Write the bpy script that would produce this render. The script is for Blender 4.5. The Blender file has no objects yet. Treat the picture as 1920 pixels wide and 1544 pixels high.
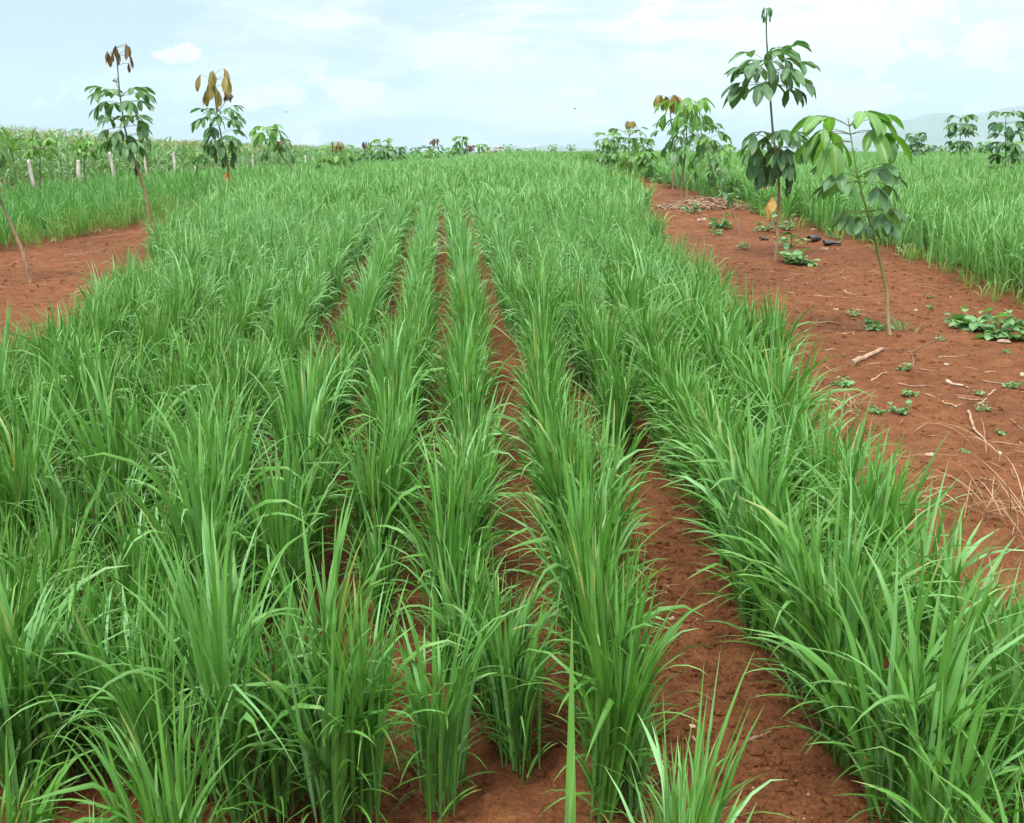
import bpy, math, random
import numpy as np
from mathutils import Vector, Matrix, noise as mnoise

SC = bpy.context.scene
COL = SC.collection
rad = math.radians

# ------------------------------------------------------------------ camera
F, CX, CY, HOR = 1900.0, 960.0, 772.0, 285.0
PITCH = math.atan((CY - HOR) / F)
EYE = 1.7
cam_d = bpy.data.cameras.new('camera')
cam = bpy.data.objects.new('camera', cam_d)
COL.objects.link(cam)
cam.location = (0, 0, EYE)
cam.rotation_euler = (math.pi / 2 - PITCH, 0, 0)
cam_d.sensor_width = 36
cam_d.lens = F / 1920 * 36
cam_d.clip_start = 0.05
cam_d.clip_end = 40000
SC.camera = cam

# ------------------------------------------------------------------ light
SUN_EL, SUN_AZ = rad(62), rad(-150)          # high, behind the camera, veiled by cloud
sun_d = bpy.data.lights.new('sun', 'SUN')
sun_d.energy = 2.5
sun_d.angle = rad(11)
sun_d.color = (1.0, 0.97, 0.91)
sun = bpy.data.objects.new('sun', sun_d)
COL.objects.link(sun)
sd = Vector((math.sin(SUN_AZ) * math.cos(SUN_EL), math.cos(SUN_AZ) * math.cos(SUN_EL), math.sin(SUN_EL)))
sun.rotation_euler = sd.to_track_quat('Z', 'Y').to_euler()

SC.view_settings.view_transform = 'Standard'
SC.view_settings.look = 'None'
SC.view_settings.gamma = 1
SC.view_settings.exposure = 0.9
SC.cycles.use_denoising = True
SC.cycles.max_bounces = 8
SC.cycles.transmission_bounces = 3
SC.cycles.diffuse_bounces = 2
SC.cycles.volume_bounces = 1


class NT:
    """tiny node-tree writer"""
    def __init__(s, tree):
        s.t = tree
        tree.nodes.clear()

    def n(s, typ, ins=None, **kw):
        nd = s.t.nodes.new(typ)
        for k, v in kw.items():
            setattr(nd, k, v)
        for k, v in (ins or {}).items():
            sock = nd.inputs[k]
            if isinstance(v, bpy.types.NodeSocket):
                s.t.links.new(v, sock)
            else:
                sock.default_value = v
        return nd

    def m(s, op, a, b=None, c=None, clamp=False):
        nd = s.t.nodes.new('ShaderNodeMath')
        nd.operation = op
        nd.use_clamp = clamp
        for i, v in enumerate((a, b, c)):
            if v is None:
                continue
            if isinstance(v, bpy.types.NodeSocket):
                s.t.links.new(v, nd.inputs[i])
            else:
                nd.inputs[i].default_value = v
        return nd.outputs[0]

    def mix(s, fac, a, b, mode='MIX'):
        nd = s.t.nodes.new('ShaderNodeMix')
        nd.data_type = 'RGBA'
        nd.blend_type = mode
        for k, v in ((0, fac), (6, a), (7, b)):
            if isinstance(v, bpy.types.NodeSocket):
                s.t.links.new(v, nd.inputs[k])
            else:
                nd.inputs[k].default_value = v if k == 0 else (*v, 1)
        return nd.outputs[2]

    def ramp(s, fac, stops, interp='LINEAR'):
        nd = s.t.nodes.new('ShaderNodeValToRGB')
        nd.color_ramp.interpolation = interp
        el = nd.color_ramp.elements
        while len(el) < len(stops):
            el.new(0.5)
        for e, (p, c) in zip(el, stops):
            e.position = p
            e.color = (*c, 1) if len(c) == 3 else c
        s.t.links.new(fac, nd.inputs[0])
        return nd.outputs[0]

    def sstep(s, x, a, b):
        nd = s.t.nodes.new('ShaderNodeMapRange')
        nd.interpolation_type = 'SMOOTHSTEP'
        s.t.links.new(x, nd.inputs[0])
        nd.inputs[1].default_value = a
        nd.inputs[2].default_value = b
        return nd.outputs[0]


# world: Nishita sky under thin broken cloud
world = bpy.data.worlds.new('World')
SC.world = world
world.use_nodes = True
W = NT(world.node_tree)
sky = W.n('ShaderNodeTexSky', sky_type='NISHITA', sun_disc=False, sun_elevation=SUN_EL, sun_rotation=SUN_AZ,
          air_density=1.0, dust_density=1.6, ozone_density=1.5)
geo = W.n('ShaderNodeTexCoord')
sep = W.n('ShaderNodeSeparateXYZ', {0: geo.outputs['Generated']})
dx, dy, dz = sep.outputs
az = W.m('DIVIDE', dx, W.m('MAXIMUM', W.m('ABSOLUTE', dy), 0.05))
el = W.m('MAXIMUM', dz, 0.0)
# streaky veil
vc = W.n('ShaderNodeCombineXYZ', {0: W.m('MULTIPLY', az, 1.6), 1: W.m('MULTIPLY', dy, 0.6), 2: W.m('MULTIPLY', el, 7.0)})
veil_n = W.n('ShaderNodeTexNoise', {'Vector': vc.outputs[0], 'Scale': 2.3, 'Detail': 8.0, 'Roughness': 0.62, 'Distortion': 0.5})
veil = W.sstep(veil_n.outputs[0], 0.43, 0.64)
# heavier veil up and to the right, clearer to the left
bias = W.m('SUBTRACT', W.m('ADD', W.m('MULTIPLY', az, 0.8), W.m('MULTIPLY', el, 2.6)), 0.12)
veil2 = W.m('ADD', W.m('MULTIPLY', veil, 0.75), bias, clamp=True)
# small puffs low over the horizon
pv = W.n('ShaderNodeCombineXYZ', {0: W.m('MULTIPLY', az, 22.0), 1: 3.7, 2: W.m('MULTIPLY', el, 38.0)})
puff_n = W.n('ShaderNodeTexNoise', {'Vector': pv.outputs[0], 'Scale': 1.0, 'Detail': 7.0, 'Roughness': 0.6})


def blob(a0, e0, ra, re):
    a = W.m('DIVIDE', W.m('SUBTRACT', az, a0), ra)
    e = W.m('DIVIDE', W.m('SUBTRACT', el, e0), re)
    return W.m('SUBTRACT', 1.0, W.m('ADD', W.m('MULTIPLY', a, a), W.m('MULTIPLY', e, e)), clamp=True)


def pa(X): return (X - CX) / F * 1.0
def pe(Y): return (HOR - Y) / F


acc = None
for X, Y, rx, ry in ((1105, 172, 55, 32), (1205, 178, 75, 34), (1090, 205, 120, 22), (955, 185, 50, 12), (690, 190, 45, 24), (760, 212, 60, 14),
                     (505, 190, 70, 18), (365, 125, 45, 12), (1660, 115, 130, 34), (1840, 120, 120, 26), (1420, 60, 260, 40), (860, 130, 70, 14),
                     (1500, 190, 160, 20)):
    b = blob(pa(X), pe(Y), rx / F * 1.45, ry / F * 1.7)
    acc = b if acc is None else W.m('MAXIMUM', acc, b)
puff = W.sstep(W.m('ADD', W.m('MULTIPLY', W.m('POWER', acc, 0.8), 0.30), W.m('MULTIPLY', puff_n.outputs[0], 1.6)), 0.96, 1.10)
cloud_mask = W.m('MAXIMUM', veil2, W.m('MULTIPLY', puff, 1.0), clamp=True)
front = W.sstep(dy, -0.2, 0.15)
zen = W.m('ADD', 1.0, W.m('MULTIPLY', W.sstep(el, 0.25, 0.95), 1.9))
SKY = 0.10
skyc = W.n('ShaderNodeVectorMath', {0: sky.outputs[0], 1: (SKY, SKY, SKY)}, operation='MULTIPLY')
clear = W.mix(0.90, skyc.outputs[0], (0.295, 0.382, 0.425))       # milky humid air over the blue
cl = W.n('ShaderNodeVectorMath', {0: (0.72, 0.73, 0.735)}, operation='SCALE')
W.t.links.new(zen, cl.inputs['Scale'])
mixed = W.mix(W.m('MAXIMUM', cloud_mask, W.m('SUBTRACT', 0.75, W.m('MULTIPLY', front, 0.75)), clamp=True), clear, cl.outputs[0])
bg = W.n('ShaderNodeBackground', {'Color': mixed, 'Strength': 1.0})
W.n('ShaderNodeOutputWorld', {'Surface': bg.outputs[0]})


# ------------------------------------------------------------------ helpers
def hnoise(x, y, s, seed=0.0):
    """smooth value noise on numpy arrays, range about -1..1"""
    x = np.asarray(x, float) / s + seed * 17.13
    y = np.asarray(y, float) / s - seed * 9.71
    xi, yi = np.floor(x), np.floor(y)
    fx, fy = x - xi, y - yi
    fx, fy = fx * fx * (3 - 2 * fx), fy * fy * (3 - 2 * fy)

    def h(a, b):
        v = np.sin(a * 127.1 + b * 311.7 + seed * 74.7) * 43758.5453
        return v - np.floor(v)
    return ((h(xi, yi) * (1 - fx) + h(xi + 1, yi) * fx) * (1 - fy) + (h(xi, yi + 1) * (1 - fx) + h(xi + 1, yi + 1) * fx) * fy) * 2 - 1


ROW_S = -0.07                      # the crop rows head a little to the left


def base_z(x, y):
    x = np.asarray(x, float)
    y = np.asarray(y, float)
    yy = np.maximum(y, 0)
    z = 1.05 * (1 - np.exp(-yy / 24)) + 0.22 * np.exp(-((x - 2.6) / 6) ** 2 - ((y - 40) / 13) ** 2)
    a = np.clip((yy - 20) / 32, 0, 1)
    b = np.clip((0.6 - x) / 6.5, 0, 1)
    z = z - 0.36 * (a * a * (3 - 2 * a)) * (b * b * (3 - 2 * b))          # the land falls off to the left behind the crest
    z = z - 0.25 * np.clip((yy - 150) / 400, 0, 1)
    return z


L_EDGE = ([0, 3, 5.7, 8, 11, 14, 20, 25, 30, 80], [-2.4, -2.35, -2.3, -2.6, -3.0, -3.57, -3.9, -3.0, -2.2, -2.2])
R_EDGE = ([0, 3.5, 4.5, 5.7, 7.9, 12.5, 21, 30, 80], [1.78, 1.78, 1.9, 2.15, 2.36, 2.70, 4.2, 4.6, 5.0])
LF_EDGE = ([0, 13.4, 16, 19, 25, 29, 32, 200], [-6.6, -5.8, -5.2, -5.0, -3.9, -2.7, -2.3, -2.3])
RF_EDGE = ([0, 7, 9.6, 13.4, 16, 22, 28, 200], [4.9, 5.1, 5.55, 6.05, 6.0, 5.95, 6.2, 6.4])


def edge(tab, y): return np.interp(y, tab[0], tab[1])


def gz(x, y):
    x = np.asarray(x, float)
    y = np.asarray(y, float)
    z = base_z(x, y)
    c = x - ROW_S * y
    near = np.clip(1 - (y - 25) / 30, 0, 1)
    z = z + near * (0.022 * hnoise(x, y, 0.9, 1) + 0.017 * hnoise(x, y, 0.36, 2) + 0.010 * np.abs(hnoise(x, y, 0.14, 3)) + 0.006 * hnoise(x, y, 0.065, 4))
    n5 = np.clip(1 - (y - 4.2) / 1.5, 0, 1)
    z = z + n5 * (0.008 * np.maximum(hnoise(x, y, 0.045, 6), 0.1) + 0.004 * hnoise(x, y, 0.028, 7))
    # low heap of earth hoed up round the strip sapling, shallow dip of the strip
    z = z + 0.05 * np.exp(-((x - 2.95) / 0.33) ** 2 - ((y - 7.78) / 0.3) ** 2)
    z = z + 0.10 * np.exp(-((x - 4.3) / 0.75) ** 2 - ((y - 21.3) / 1.0) ** 2)
    return z


def gz1(x, y): return float(gz(x, y))


def ray(X, Y):
    a, b = (X - CX) / F, (CY - Y) / F
    return a, math.cos(PITCH) + b * math.sin(PITCH), -math.sin(PITCH) + b * math.cos(PITCH)


def ground_at(X, Y):
    """the ground point seen at a pixel of the 1920-wide photograph"""
    d = ray(X, Y)
    t = 0.8
    while t < 300 and EYE + d[2] * t > float(base_z(d[0] * t, d[1] * t)):
        t *= 1.002
    x, y = d[0] * t, d[1] * t
    return x, y, gz1(x, y)


def at_depth(X, Y, y):
    d = ray(X, Y)
    t = y / d[1]
    return Vector((d[0] * t, y, EYE + d[2] * t))


def new_mesh(name, V, Fq, mats, att=None, fmat=None, smooth=True):
    """V (n,3); Fq list of int arrays, each (m,k); att (n,3) stored as point attribute 'bl'"""
    me = bpy.data.meshes.new(name)
    V = np.asarray(V, np.float32)
    Fq = [np.asarray(f, np.int32) for f in (Fq if isinstance(Fq, list) else [Fq]) if len(f)]
    me.vertices.add(len(V))
    me.vertices.foreach_set('co', V.ravel())
    nl = sum(f.size for f in Fq)
    nf = sum(len(f) for f in Fq)
    me.loops.add(nl)
    me.polygons.add(nf)
    me.loops.foreach_set('vertex_index', np.concatenate([f.ravel() for f in Fq]))
    tot = np.concatenate([np.full(len(f), f.shape[1], np.int32) for f in Fq])
    st = np.concatenate([[0], np.cumsum(tot)[:-1]]).astype(np.int32)
    me.polygons.foreach_set('loop_start', st)
    me.polygons.foreach_set('loop_total', tot)
    if fmat is not None:
        me.polygons.foreach_set('material_index', np.asarray(fmat, np.int32))
    me.polygons.foreach_set('use_smooth', np.full(nf, smooth))
    if att is not None:
        a = me.attributes.new('bl', 'FLOAT_VECTOR', 'POINT')
        a.data.foreach_set('vector', np.asarray(att, np.float32).ravel())
    for m in (mats if isinstance(mats, (list, tuple)) else [mats]):
        me.materials.append(m)
    me.update(calc_edges=True)
    return me


class Geo:
    """collects pieces into one mesh"""
    def __init__(s):
        s.V, s.A, s.Q, s.T, s.mq, s.mt, s.n = [], [], [], [], [], [], 0

    def add(s, V, Q, A=None, mat=0):
        V = np.asarray(V, float)
        Q = np.asarray(Q, int)
        if A is None:
            A = np.zeros_like(V)
        s.V.append(V)
        s.A.append(np.asarray(A, float))
        if Q.shape[1] == 4:
            s.Q.append(Q + s.n)
            s.mq.append(np.full(len(Q), mat))
        else:
            s.T.append(Q + s.n)
            s.mt.append(np.full(len(Q), mat))
        s.n += len(V)

    def mesh(s, name, mats, smooth=True):
        Fq = ([np.concatenate(s.Q)] if s.Q else []) + ([np.concatenate(s.T)] if s.T else [])
        fm = np.concatenate(s.mq + s.mt)
        return new_mesh(name, np.concatenate(s.V), Fq, mats, np.concatenate(s.A), fm, smooth)


def link(name, data, parent=None, loc=None):
    o = bpy.data.objects.new(name, data)
    COL.objects.link(o)
    if parent is not None:
        o.parent = parent
    if loc is not None:
        o.location = loc
    return o


def tag(o, label=None, cat=None, group=None, kind=None):
    if label: o['label'] = label
    if cat: o['category'] = cat
    if group: o['group'] = group
    if kind: o['kind'] = kind
    return o


def norm(v):
    return v / np.maximum(np.linalg.norm(v, axis=-1, keepdims=True), 1e-9)


def tube(P, R, seg=8, cap=True):
    """tube along points P (k,3) with radii R (k,)"""
    P = np.asarray(P, float)
    k = len(P)
    R = np.broadcast_to(np.asarray(R, float), (k,))
    T = norm(np.gradient(P, axis=0))
    up = np.array([0, 0, 1.0]) if abs(T[0][2]) < 0.8 else np.array([0, 1.0, 0])
    A = norm(np.cross(T, up))
    B = np.cross(T, A)
    th = np.arange(seg) / seg * 2 * math.pi
    V = P[:, None] + R[:, None, None] * (np.cos(th)[None, :, None] * A[:, None] + np.sin(th)[None, :, None] * B[:, None])
    i = np.arange(k - 1)[:, None] * seg
    j = np.arange(seg)[None]
    jn = (j + 1) % seg
    Q = np.stack([i + j, i + jn, i + seg + jn, i + seg + j], -1).reshape(-1, 4)
    att = np.zeros((k, seg, 3))
    att[:, :, 1] = np.linspace(0, 1, k)[:, None]
    V = V.reshape(-1, 3)
    return V, Q, att.reshape(-1, 3)


def spline(P, n):
    """Catmull-Rom through points"""
    P = np.asarray(P, float)
    P = np.vstack([2 * P[0] - P[1], P, 2 * P[-1] - P[-2]])
    out = []
    m = len(P) - 3
    for u in np.linspace(0, m - 1e-6, n):
        i = int(u)
        t = u - i
        a, b, c, d = P[i:i + 4]
        out.append(0.5 * (2 * b + (c - a) * t + (2 * a - 5 * b + 4 * c - d) * t * t + (3 * b - a - 3 * c + d) * t ** 3))
    return np.array(out)


# ------------------------------------------------------------------ materials
def mat(name):
    m = bpy.data.materials.new(name)
    m.use_nodes = True
    return m, NT(m.node_tree)


def blade_mat(name, ramp, rib, tipc, rough=0.40, trans=0.27, tip_amt=0.5, vein=0.0, spec=0.35):
    """thin leaf: colour from per-blade tint, paler midrib, dry tips; part of the light passes through"""
    m, t = mat(name)
    at = t.n('ShaderNodeAttribute', attribute_name='bl')
    s = t.n('ShaderNodeSeparateXYZ', {0: at.outputs['Vector']})
    u, v, ti = s.outputs
    oi = t.n('ShaderNodeObjectInfo')
    base = t.ramp(t.m('MAXIMUM', t.m('ADD', ti, t.m('MULTIPLY', t.m('SUBTRACT', oi.outputs['Random'], 0.5), 0.30)), t.m('MINIMUM', ti, 0.1)), ramp)
    tc = t.n('ShaderNodeTexCoord')
    nz = t.n('ShaderNodeTexNoise', {'Vector': tc.outputs['Object'], 'Scale': 9.0, 'Detail': 3.0})
    base = t.mix(1.0, base, t.ramp(nz.outputs[0], [(0.3, (0.82, 0.82, 0.82)), (0.7, (1.16, 1.16, 1.16))]), 'MULTIPLY')
    au = t.m('ABSOLUTE', u)
    ribm = t.m('MULTIPLY', t.m('SUBTRACT', 1.0, t.sstep(au, 0.05, 0.2)), 0.5)
    c = t.mix(ribm, base, rib)
    if vein:
        w = t.m('SINE', t.m('MULTIPLY', t.m('SUBTRACT', t.m('MULTIPLY', v, 1.0), t.m('MULTIPLY', au, 0.16)), 75.0))
        c = t.mix(t.m('MULTIPLY', t.sstep(w, 0.75, 1.0), vein), c, rib)
    hsh = t.m('FRACT', t.m('MULTIPLY', ti, 157.3))
    v2 = t.m('ADD', v, t.m('MULTIPLY', t.m('GREATER_THAN', hsh, 0.93), 0.16))
    tipm = t.m('MULTIPLY', t.sstep(t.m('ADD', v2, t.m('MULTIPLY', nz.outputs[0], 0.10)), 0.96, 1.08), tip_amt)
    c = t.mix(tipm, c, tipc)
    stripe = t.n('ShaderNodeTexWave', {'Vector': at.outputs['Vector'], 'Scale': 1.6, 'Distortion': 0.4}, bands_direction='X')
    bp = t.n('ShaderNodeBump', {'Height': stripe.outputs[1], 'Strength': 0.12, 'Distance': 0.002})
    p = t.n('ShaderNodeBsdfPrincipled', {'Base Color': c, 'Roughness': rough, 'Specular IOR Level': spec, 'Normal': bp.outputs[0]})
    tcol = t.mix(1.0, c, (1.3, 1.5, 0.6), 'MULTIPLY')
    tr = t.n('ShaderNodeBsdfTranslucent', {'Color': tcol, 'Normal': bp.outputs[0]})
    mx = t.n('ShaderNodeMixShader', {0: trans, 1: p.outputs[0], 2: tr.outputs[0]})
    t.n('ShaderNodeOutputMaterial', {0: mx.outputs[0]})
    return m


RICE_RAMP = [(0.0, (0.42, 0.27, 0.09)), (0.045, (0.22, 0.26, 0.05)), (0.09, (0.048, 0.142, 0.018)), (0.45, (0.087, 0.232, 0.033)), (0.75, (0.122, 0.296, 0.076)),
             (0.95, (0.180, 0.375, 0.148))]
M_rice = blade_mat('rice_leaf', RICE_RAMP, (0.15, 0.33, 0.12), (0.34, 0.34, 0.12), trans=0.2, tip_amt=0.5)
M_rice_l = blade_mat('rice_leaf_left_field', [(0.0, (0.3, 0.24, 0.08)), (0.08, (0.045, 0.150, 0.026)), (0.5, (0.070, 0.210, 0.042)), (0.95, (0.120, 0.30, 0.080))],
                     (0.10, 0.26, 0.09), (0.25, 0.3, 0.1))
M_rice_pale = blade_mat('rice_seedling_leaf', [(0.0, (0.12, 0.22, 0.045)), (0.95, (0.17, 0.31, 0.07))], (0.26, 0.40, 0.12), (0.4, 0.36, 0.12))
M_corn = blade_mat('corn_leaf', [(0.0, (0.06, 0.15, 0.045)), (0.4, (0.075, 0.19, 0.055)), (0.95, (0.15, 0.30, 0.12))], (0.24, 0.36, 0.18), (0.3, 0.3, 0.12))
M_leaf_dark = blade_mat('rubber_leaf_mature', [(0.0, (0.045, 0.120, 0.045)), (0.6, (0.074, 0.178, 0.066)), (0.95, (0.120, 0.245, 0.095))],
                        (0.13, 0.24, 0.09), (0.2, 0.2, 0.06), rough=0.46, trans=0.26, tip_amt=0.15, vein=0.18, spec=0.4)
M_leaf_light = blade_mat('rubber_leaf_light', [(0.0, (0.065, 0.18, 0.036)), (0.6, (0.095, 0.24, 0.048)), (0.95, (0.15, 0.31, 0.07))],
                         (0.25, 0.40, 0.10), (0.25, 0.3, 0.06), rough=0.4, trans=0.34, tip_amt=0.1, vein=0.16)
M_leaf_flush = blade_mat('rubber_leaf_flush', [(0.0, (0.085, 0.040, 0.040)), (0.5, (0.13, 0.068, 0.048)), (0.95, (0.20, 0.13, 0.06))],
                         (0.22, 0.16, 0.08), (0.12, 0.05, 0.04), rough=0.3, trans=0.25, tip_amt=0.1, vein=0.1)
M_leaf_bronze = blade_mat('rubber_leaf_bronze', [(0.0, (0.19, 0.11, 0.035)), (0.5, (0.24, 0.17, 0.05)), (0.95, (0.24, 0.27, 0.06))],
                          (0.3, 0.24, 0.1), (0.2, 0.1, 0.05), rough=0.35, trans=0.3, tip_amt=0.1, vein=0.1)
M_leaf_scorch = blade_mat('rubber_leaf_scorched', [(0.0, (0.045, 0.105, 0.04)), (0.95, (0.07, 0.14, 0.05))],
                          (0.13, 0.2, 0.09), (0.50, 0.36, 0.25), rough=0.5, trans=0.2, tip_amt=0.95, vein=0.1)
M_leaf_tan = blade_mat('rubber_leaf_dry', [(0.0, (0.52, 0.30, 0.09)), (0.95, (0.66, 0.42, 0.16))], (0.6, 0.4, 0.2), (0.45, 0.25, 0.1), rough=0.6, trans=0.3, vein=0.2)
M_weed = blade_mat('weed_leaf', [(0.0, (0.07, 0.19, 0.06)), (0.95, (0.16, 0.32, 0.12))], (0.2, 0.33, 0.12), (0.2, 0.25, 0.08), rough=0.5, trans=0.25, tip_amt=0.1, vein=0.15)
M_straw = blade_mat('straw', [(0.0, (0.18, 0.10, 0.05)), (0.95, (0.34, 0.23, 0.13))], (0.6, 0.45, 0.28), (0.4, 0.3, 0.2), rough=0.7, trans=0.1)


def bark_mat(name, c1, c2, scale=14.0, rough=0.8, green_top=None, zlo=0.2, zhi=1.2):
    m, t = mat(name)
    tc = t.n('ShaderNodeTexCoord')
    mp = t.n('ShaderNodeMapping', {'Vector': tc.outputs['Object'], 'Scale': (1, 1, 0.35)})
    nz = t.n('ShaderNodeTexNoise', {'Vector': mp.outputs[0], 'Scale': scale, 'Detail': 6.0, 'Roughness': 0.65})
    c = t.ramp(nz.outputs[0], [(0.32, c1), (0.68, c2)])
    if green_top:
        at = t.n('ShaderNodeAttribute', attribute_name='bl')
        s = t.n('ShaderNodeSeparateXYZ', {0: at.outputs['Vector']})
        c = t.mix(t.sstep(t.m('ADD', s.outputs[1], t.m('MULTIPLY', t.m('SUBTRACT', nz.outputs[0], 0.5), 0.3)), zlo, zhi), c, green_top)
    bp = t.n('ShaderNodeBump', {'Height': nz.outputs[0], 'Strength': 0.5, 'Distance': 0.006})
    p = t.n('ShaderNodeBsdfPrincipled', {'Base Color': c, 'Roughness': rough, 'Specular IOR Level': 0.25, 'Normal': bp.outputs[0]})
    t.n('ShaderNodeOutputMaterial', {0: p.outputs[0]})
    return m


M_trunk = bark_mat('sapling_bark', (0.15, 0.085, 0.05), (0.33, 0.22, 0.14), 30, green_top=(0.060, 0.105, 0.055), zlo=0.25, zhi=0.6)
M_trunk_g = bark_mat('green_sapling_bark', (0.25, 0.18, 0.10), (0.40, 0.30, 0.18), 30, green_top=(0.20, 0.25, 0.075), zlo=0.12, zhi=0.42)
M_petiole = bark_mat('petiole', (0.09, 0.12, 0.045), (0.14, 0.18, 0.06), 20, 0.5)
M_post = bark_mat('whitewashed_wood', (0.28, 0.24, 0.21), (0.66, 0.62, 0.57), 9, 0.85)
M_stick = bark_mat('dry_wood', (0.11, 0.065, 0.04), (0.28, 0.18, 0.115), 40)
M_pale = bark_mat('bleached_wood', (0.20, 0.12, 0.07), (0.40, 0.28, 0.19), 35)
M_chip = bark_mat('pale_chip', (0.27, 0.18, 0.12), (0.50, 0.40, 0.31), 30)
M_tassel = bark_mat('corn_tassel', (0.26, 0.28, 0.12), (0.42, 0.40, 0.22), 20)
M_stalk = bark_mat('corn_stalk', (0.08, 0.16, 0.05), (0.14, 0.24, 0.08), 10)

m, t = mat('black_plastic')
tc = t.n('ShaderNodeTexCoord')
nz = t.n('ShaderNodeTexNoise', {'Vector': tc.outputs['Object'], 'Scale': 20.0, 'Detail': 5.0})
bp = t.n('ShaderNodeBump', {'Height': nz.outputs[0], 'Strength': 0.7, 'Distance': 0.01})
dust = t.mix(t.sstep(nz.outputs[0], 0.52, 0.72), (0.018, 0.019, 0.024), (0.12, 0.07, 0.05))
p = t.n('ShaderNodeBsdfPrincipled', {'Base Color': dust, 'Roughness': 0.42, 'Normal': bp.outputs[0]})
t.n('ShaderNodeOutputMaterial', {0: p.outputs[0]})
M_black = m

# red earth; far beyond the plots it carries a green cover
m, t = mat('red_soil')
tc = t.n('ShaderNodeTexCoord')
O = tc.outputs['Object']
n1 = t.n('ShaderNodeTexNoise', {'Vector': O, 'Scale': 0.7, 'Detail': 4.0, 'Roughness': 0.6})
n2 = t.n('ShaderNodeTexNoise', {'Vector': O, 'Scale': 9.0, 'Detail': 8.0, 'Roughness': 0.7})
n3 = t.n('ShaderNodeTexNoise', {'Vector': O, 'Scale': 70.0, 'Detail': 4.0, 'Roughness': 0.7})
c = t.ramp(n2.outputs[0], [(0.28, (0.086, 0.031, 0.0115)), (0.5, (0.136, 0.052, 0.020)), (0.74, (0.192, 0.082, 0.033))])
c = t.mix(1.0, c, t.ramp(n1.outputs[0], [(0.3, (0.80, 0.78, 0.76)), (0.7, (1.16, 1.14, 1.12))]), 'MULTIPLY')
c = t.mix(1.0, c, t.ramp(n3.outputs[0], [(0.3, (0.62, 0.60, 0.58)), (0.7, (1.35, 1.36, 1.38))]), 'MULTIPLY')
vor = t.n('ShaderNodeTexVoronoi', {'Vector': O, 'Scale': 34.0, 'Randomness': 1.0})
vs = t.n('ShaderNodeSeparateColor', {0: vor.outputs['Color']})
speck = t.m('MULTIPLY', t.m('LESS_THAN', vor.outputs['Distance'], 0.17), t.m('GREATER_THAN', vs.outputs[0], 0.972))
c = t.mix(t.m('MULTIPLY', speck, 0.6), c, (0.40, 0.28, 0.2))
speck2 = t.m('MULTIPLY', t.m('LESS_THAN', vor.outputs['Distance'], 0.22), t.m('GREATER_THAN', vs.outputs[1], 0.95))
c = t.mix(t.m('MULTIPLY', speck2, 0.7), c, (0.06, 0.028, 0.018))
sepo = t.n('ShaderNodeSeparateXYZ', {0: O})
n4 = t.n('ShaderNodeTexNoise', {'Vector': O, 'Scale': 0.35, 'Detail': 5.0})
far = t.sstep(t.m('ADD', sepo.outputs[1], t.m('MULTIPLY', n4.outputs[0], 12.0)), 55.0, 72.0)
c = t.mix(far, c, (0.045, 0.12, 0.035))
h = t.m('ADD', t.m('MULTIPLY', n2.outputs[0], 1.0), t.m('MULTIPLY', n3.outputs[0], 0.45))
bp = t.n('ShaderNodeBump', {'Height': h, 'Strength': 0.95, 'Distance': 0.03})
p = t.n('ShaderNodeBsdfPrincipled', {'Base Color': c, 'Roughness': 0.92, 'Specular IOR Level': 0.15, 'Normal': bp.outputs[0]})
t.n('ShaderNodeOutputMaterial', {0: p.outputs[0]})
M_soil = m

m, t = mat('mountain_forest')
tc = t.n('ShaderNodeTexCoord')
nz = t.n('ShaderNodeTexNoise', {'Vector': tc.outputs['Object'], 'Scale': 0.004, 'Detail': 6.0})
c = t.ramp(nz.outputs[0], [(0.35, (0.035, 0.07, 0.03)), (0.65, (0.10, 0.12, 0.06))])
p = t.n('ShaderNodeBsdfPrincipled', {'Base Color': c, 'Roughness': 0.95})
t.n('ShaderNodeOutputMaterial', {0: p.outputs[0]})
M_mount = m

# ------------------------------------------------------------------ setting: ground and mountains
def axis(pts):
    out = []
    for a, b, n in pts:
        out.append(np.linspace(a, b, n, endpoint=False))
    return np.concatenate(out)


gx = np.concatenate([-np.geomspace(10400, 14, 40), axis([(-14, -3.2, 90), (-3.2, -2.0, 40), (-2.0, 2.2, 280), (2.2, 7.5, 150), (7.5, 20, 70)]), np.geomspace(20, 10400, 38)])
gy = np.concatenate([-np.geomspace(10400, 3, 24), axis([(-3, 1.2, 20), (1.2, 4.6, 230), (4.6, 10, 150), (10, 20, 150), (20, 40, 110)]), np.geomspace(40, 10400, 60)])
XX, YY = np.meshgrid(gx, gy)
ZZ = gz(XX, YY)
V = np.stack([XX, YY, ZZ], -1).reshape(-1, 3)
ny, nx = XX.shape
ii = (np.arange(ny - 1)[:, None] * nx + np.arange(nx - 1)[None]).ravel()
Q = np.stack([ii, ii + 1, ii + nx + 1, ii + nx], -1)
tag(link('ground', new_mesh('ground', V, Q, M_soil)), kind='structure')


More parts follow.
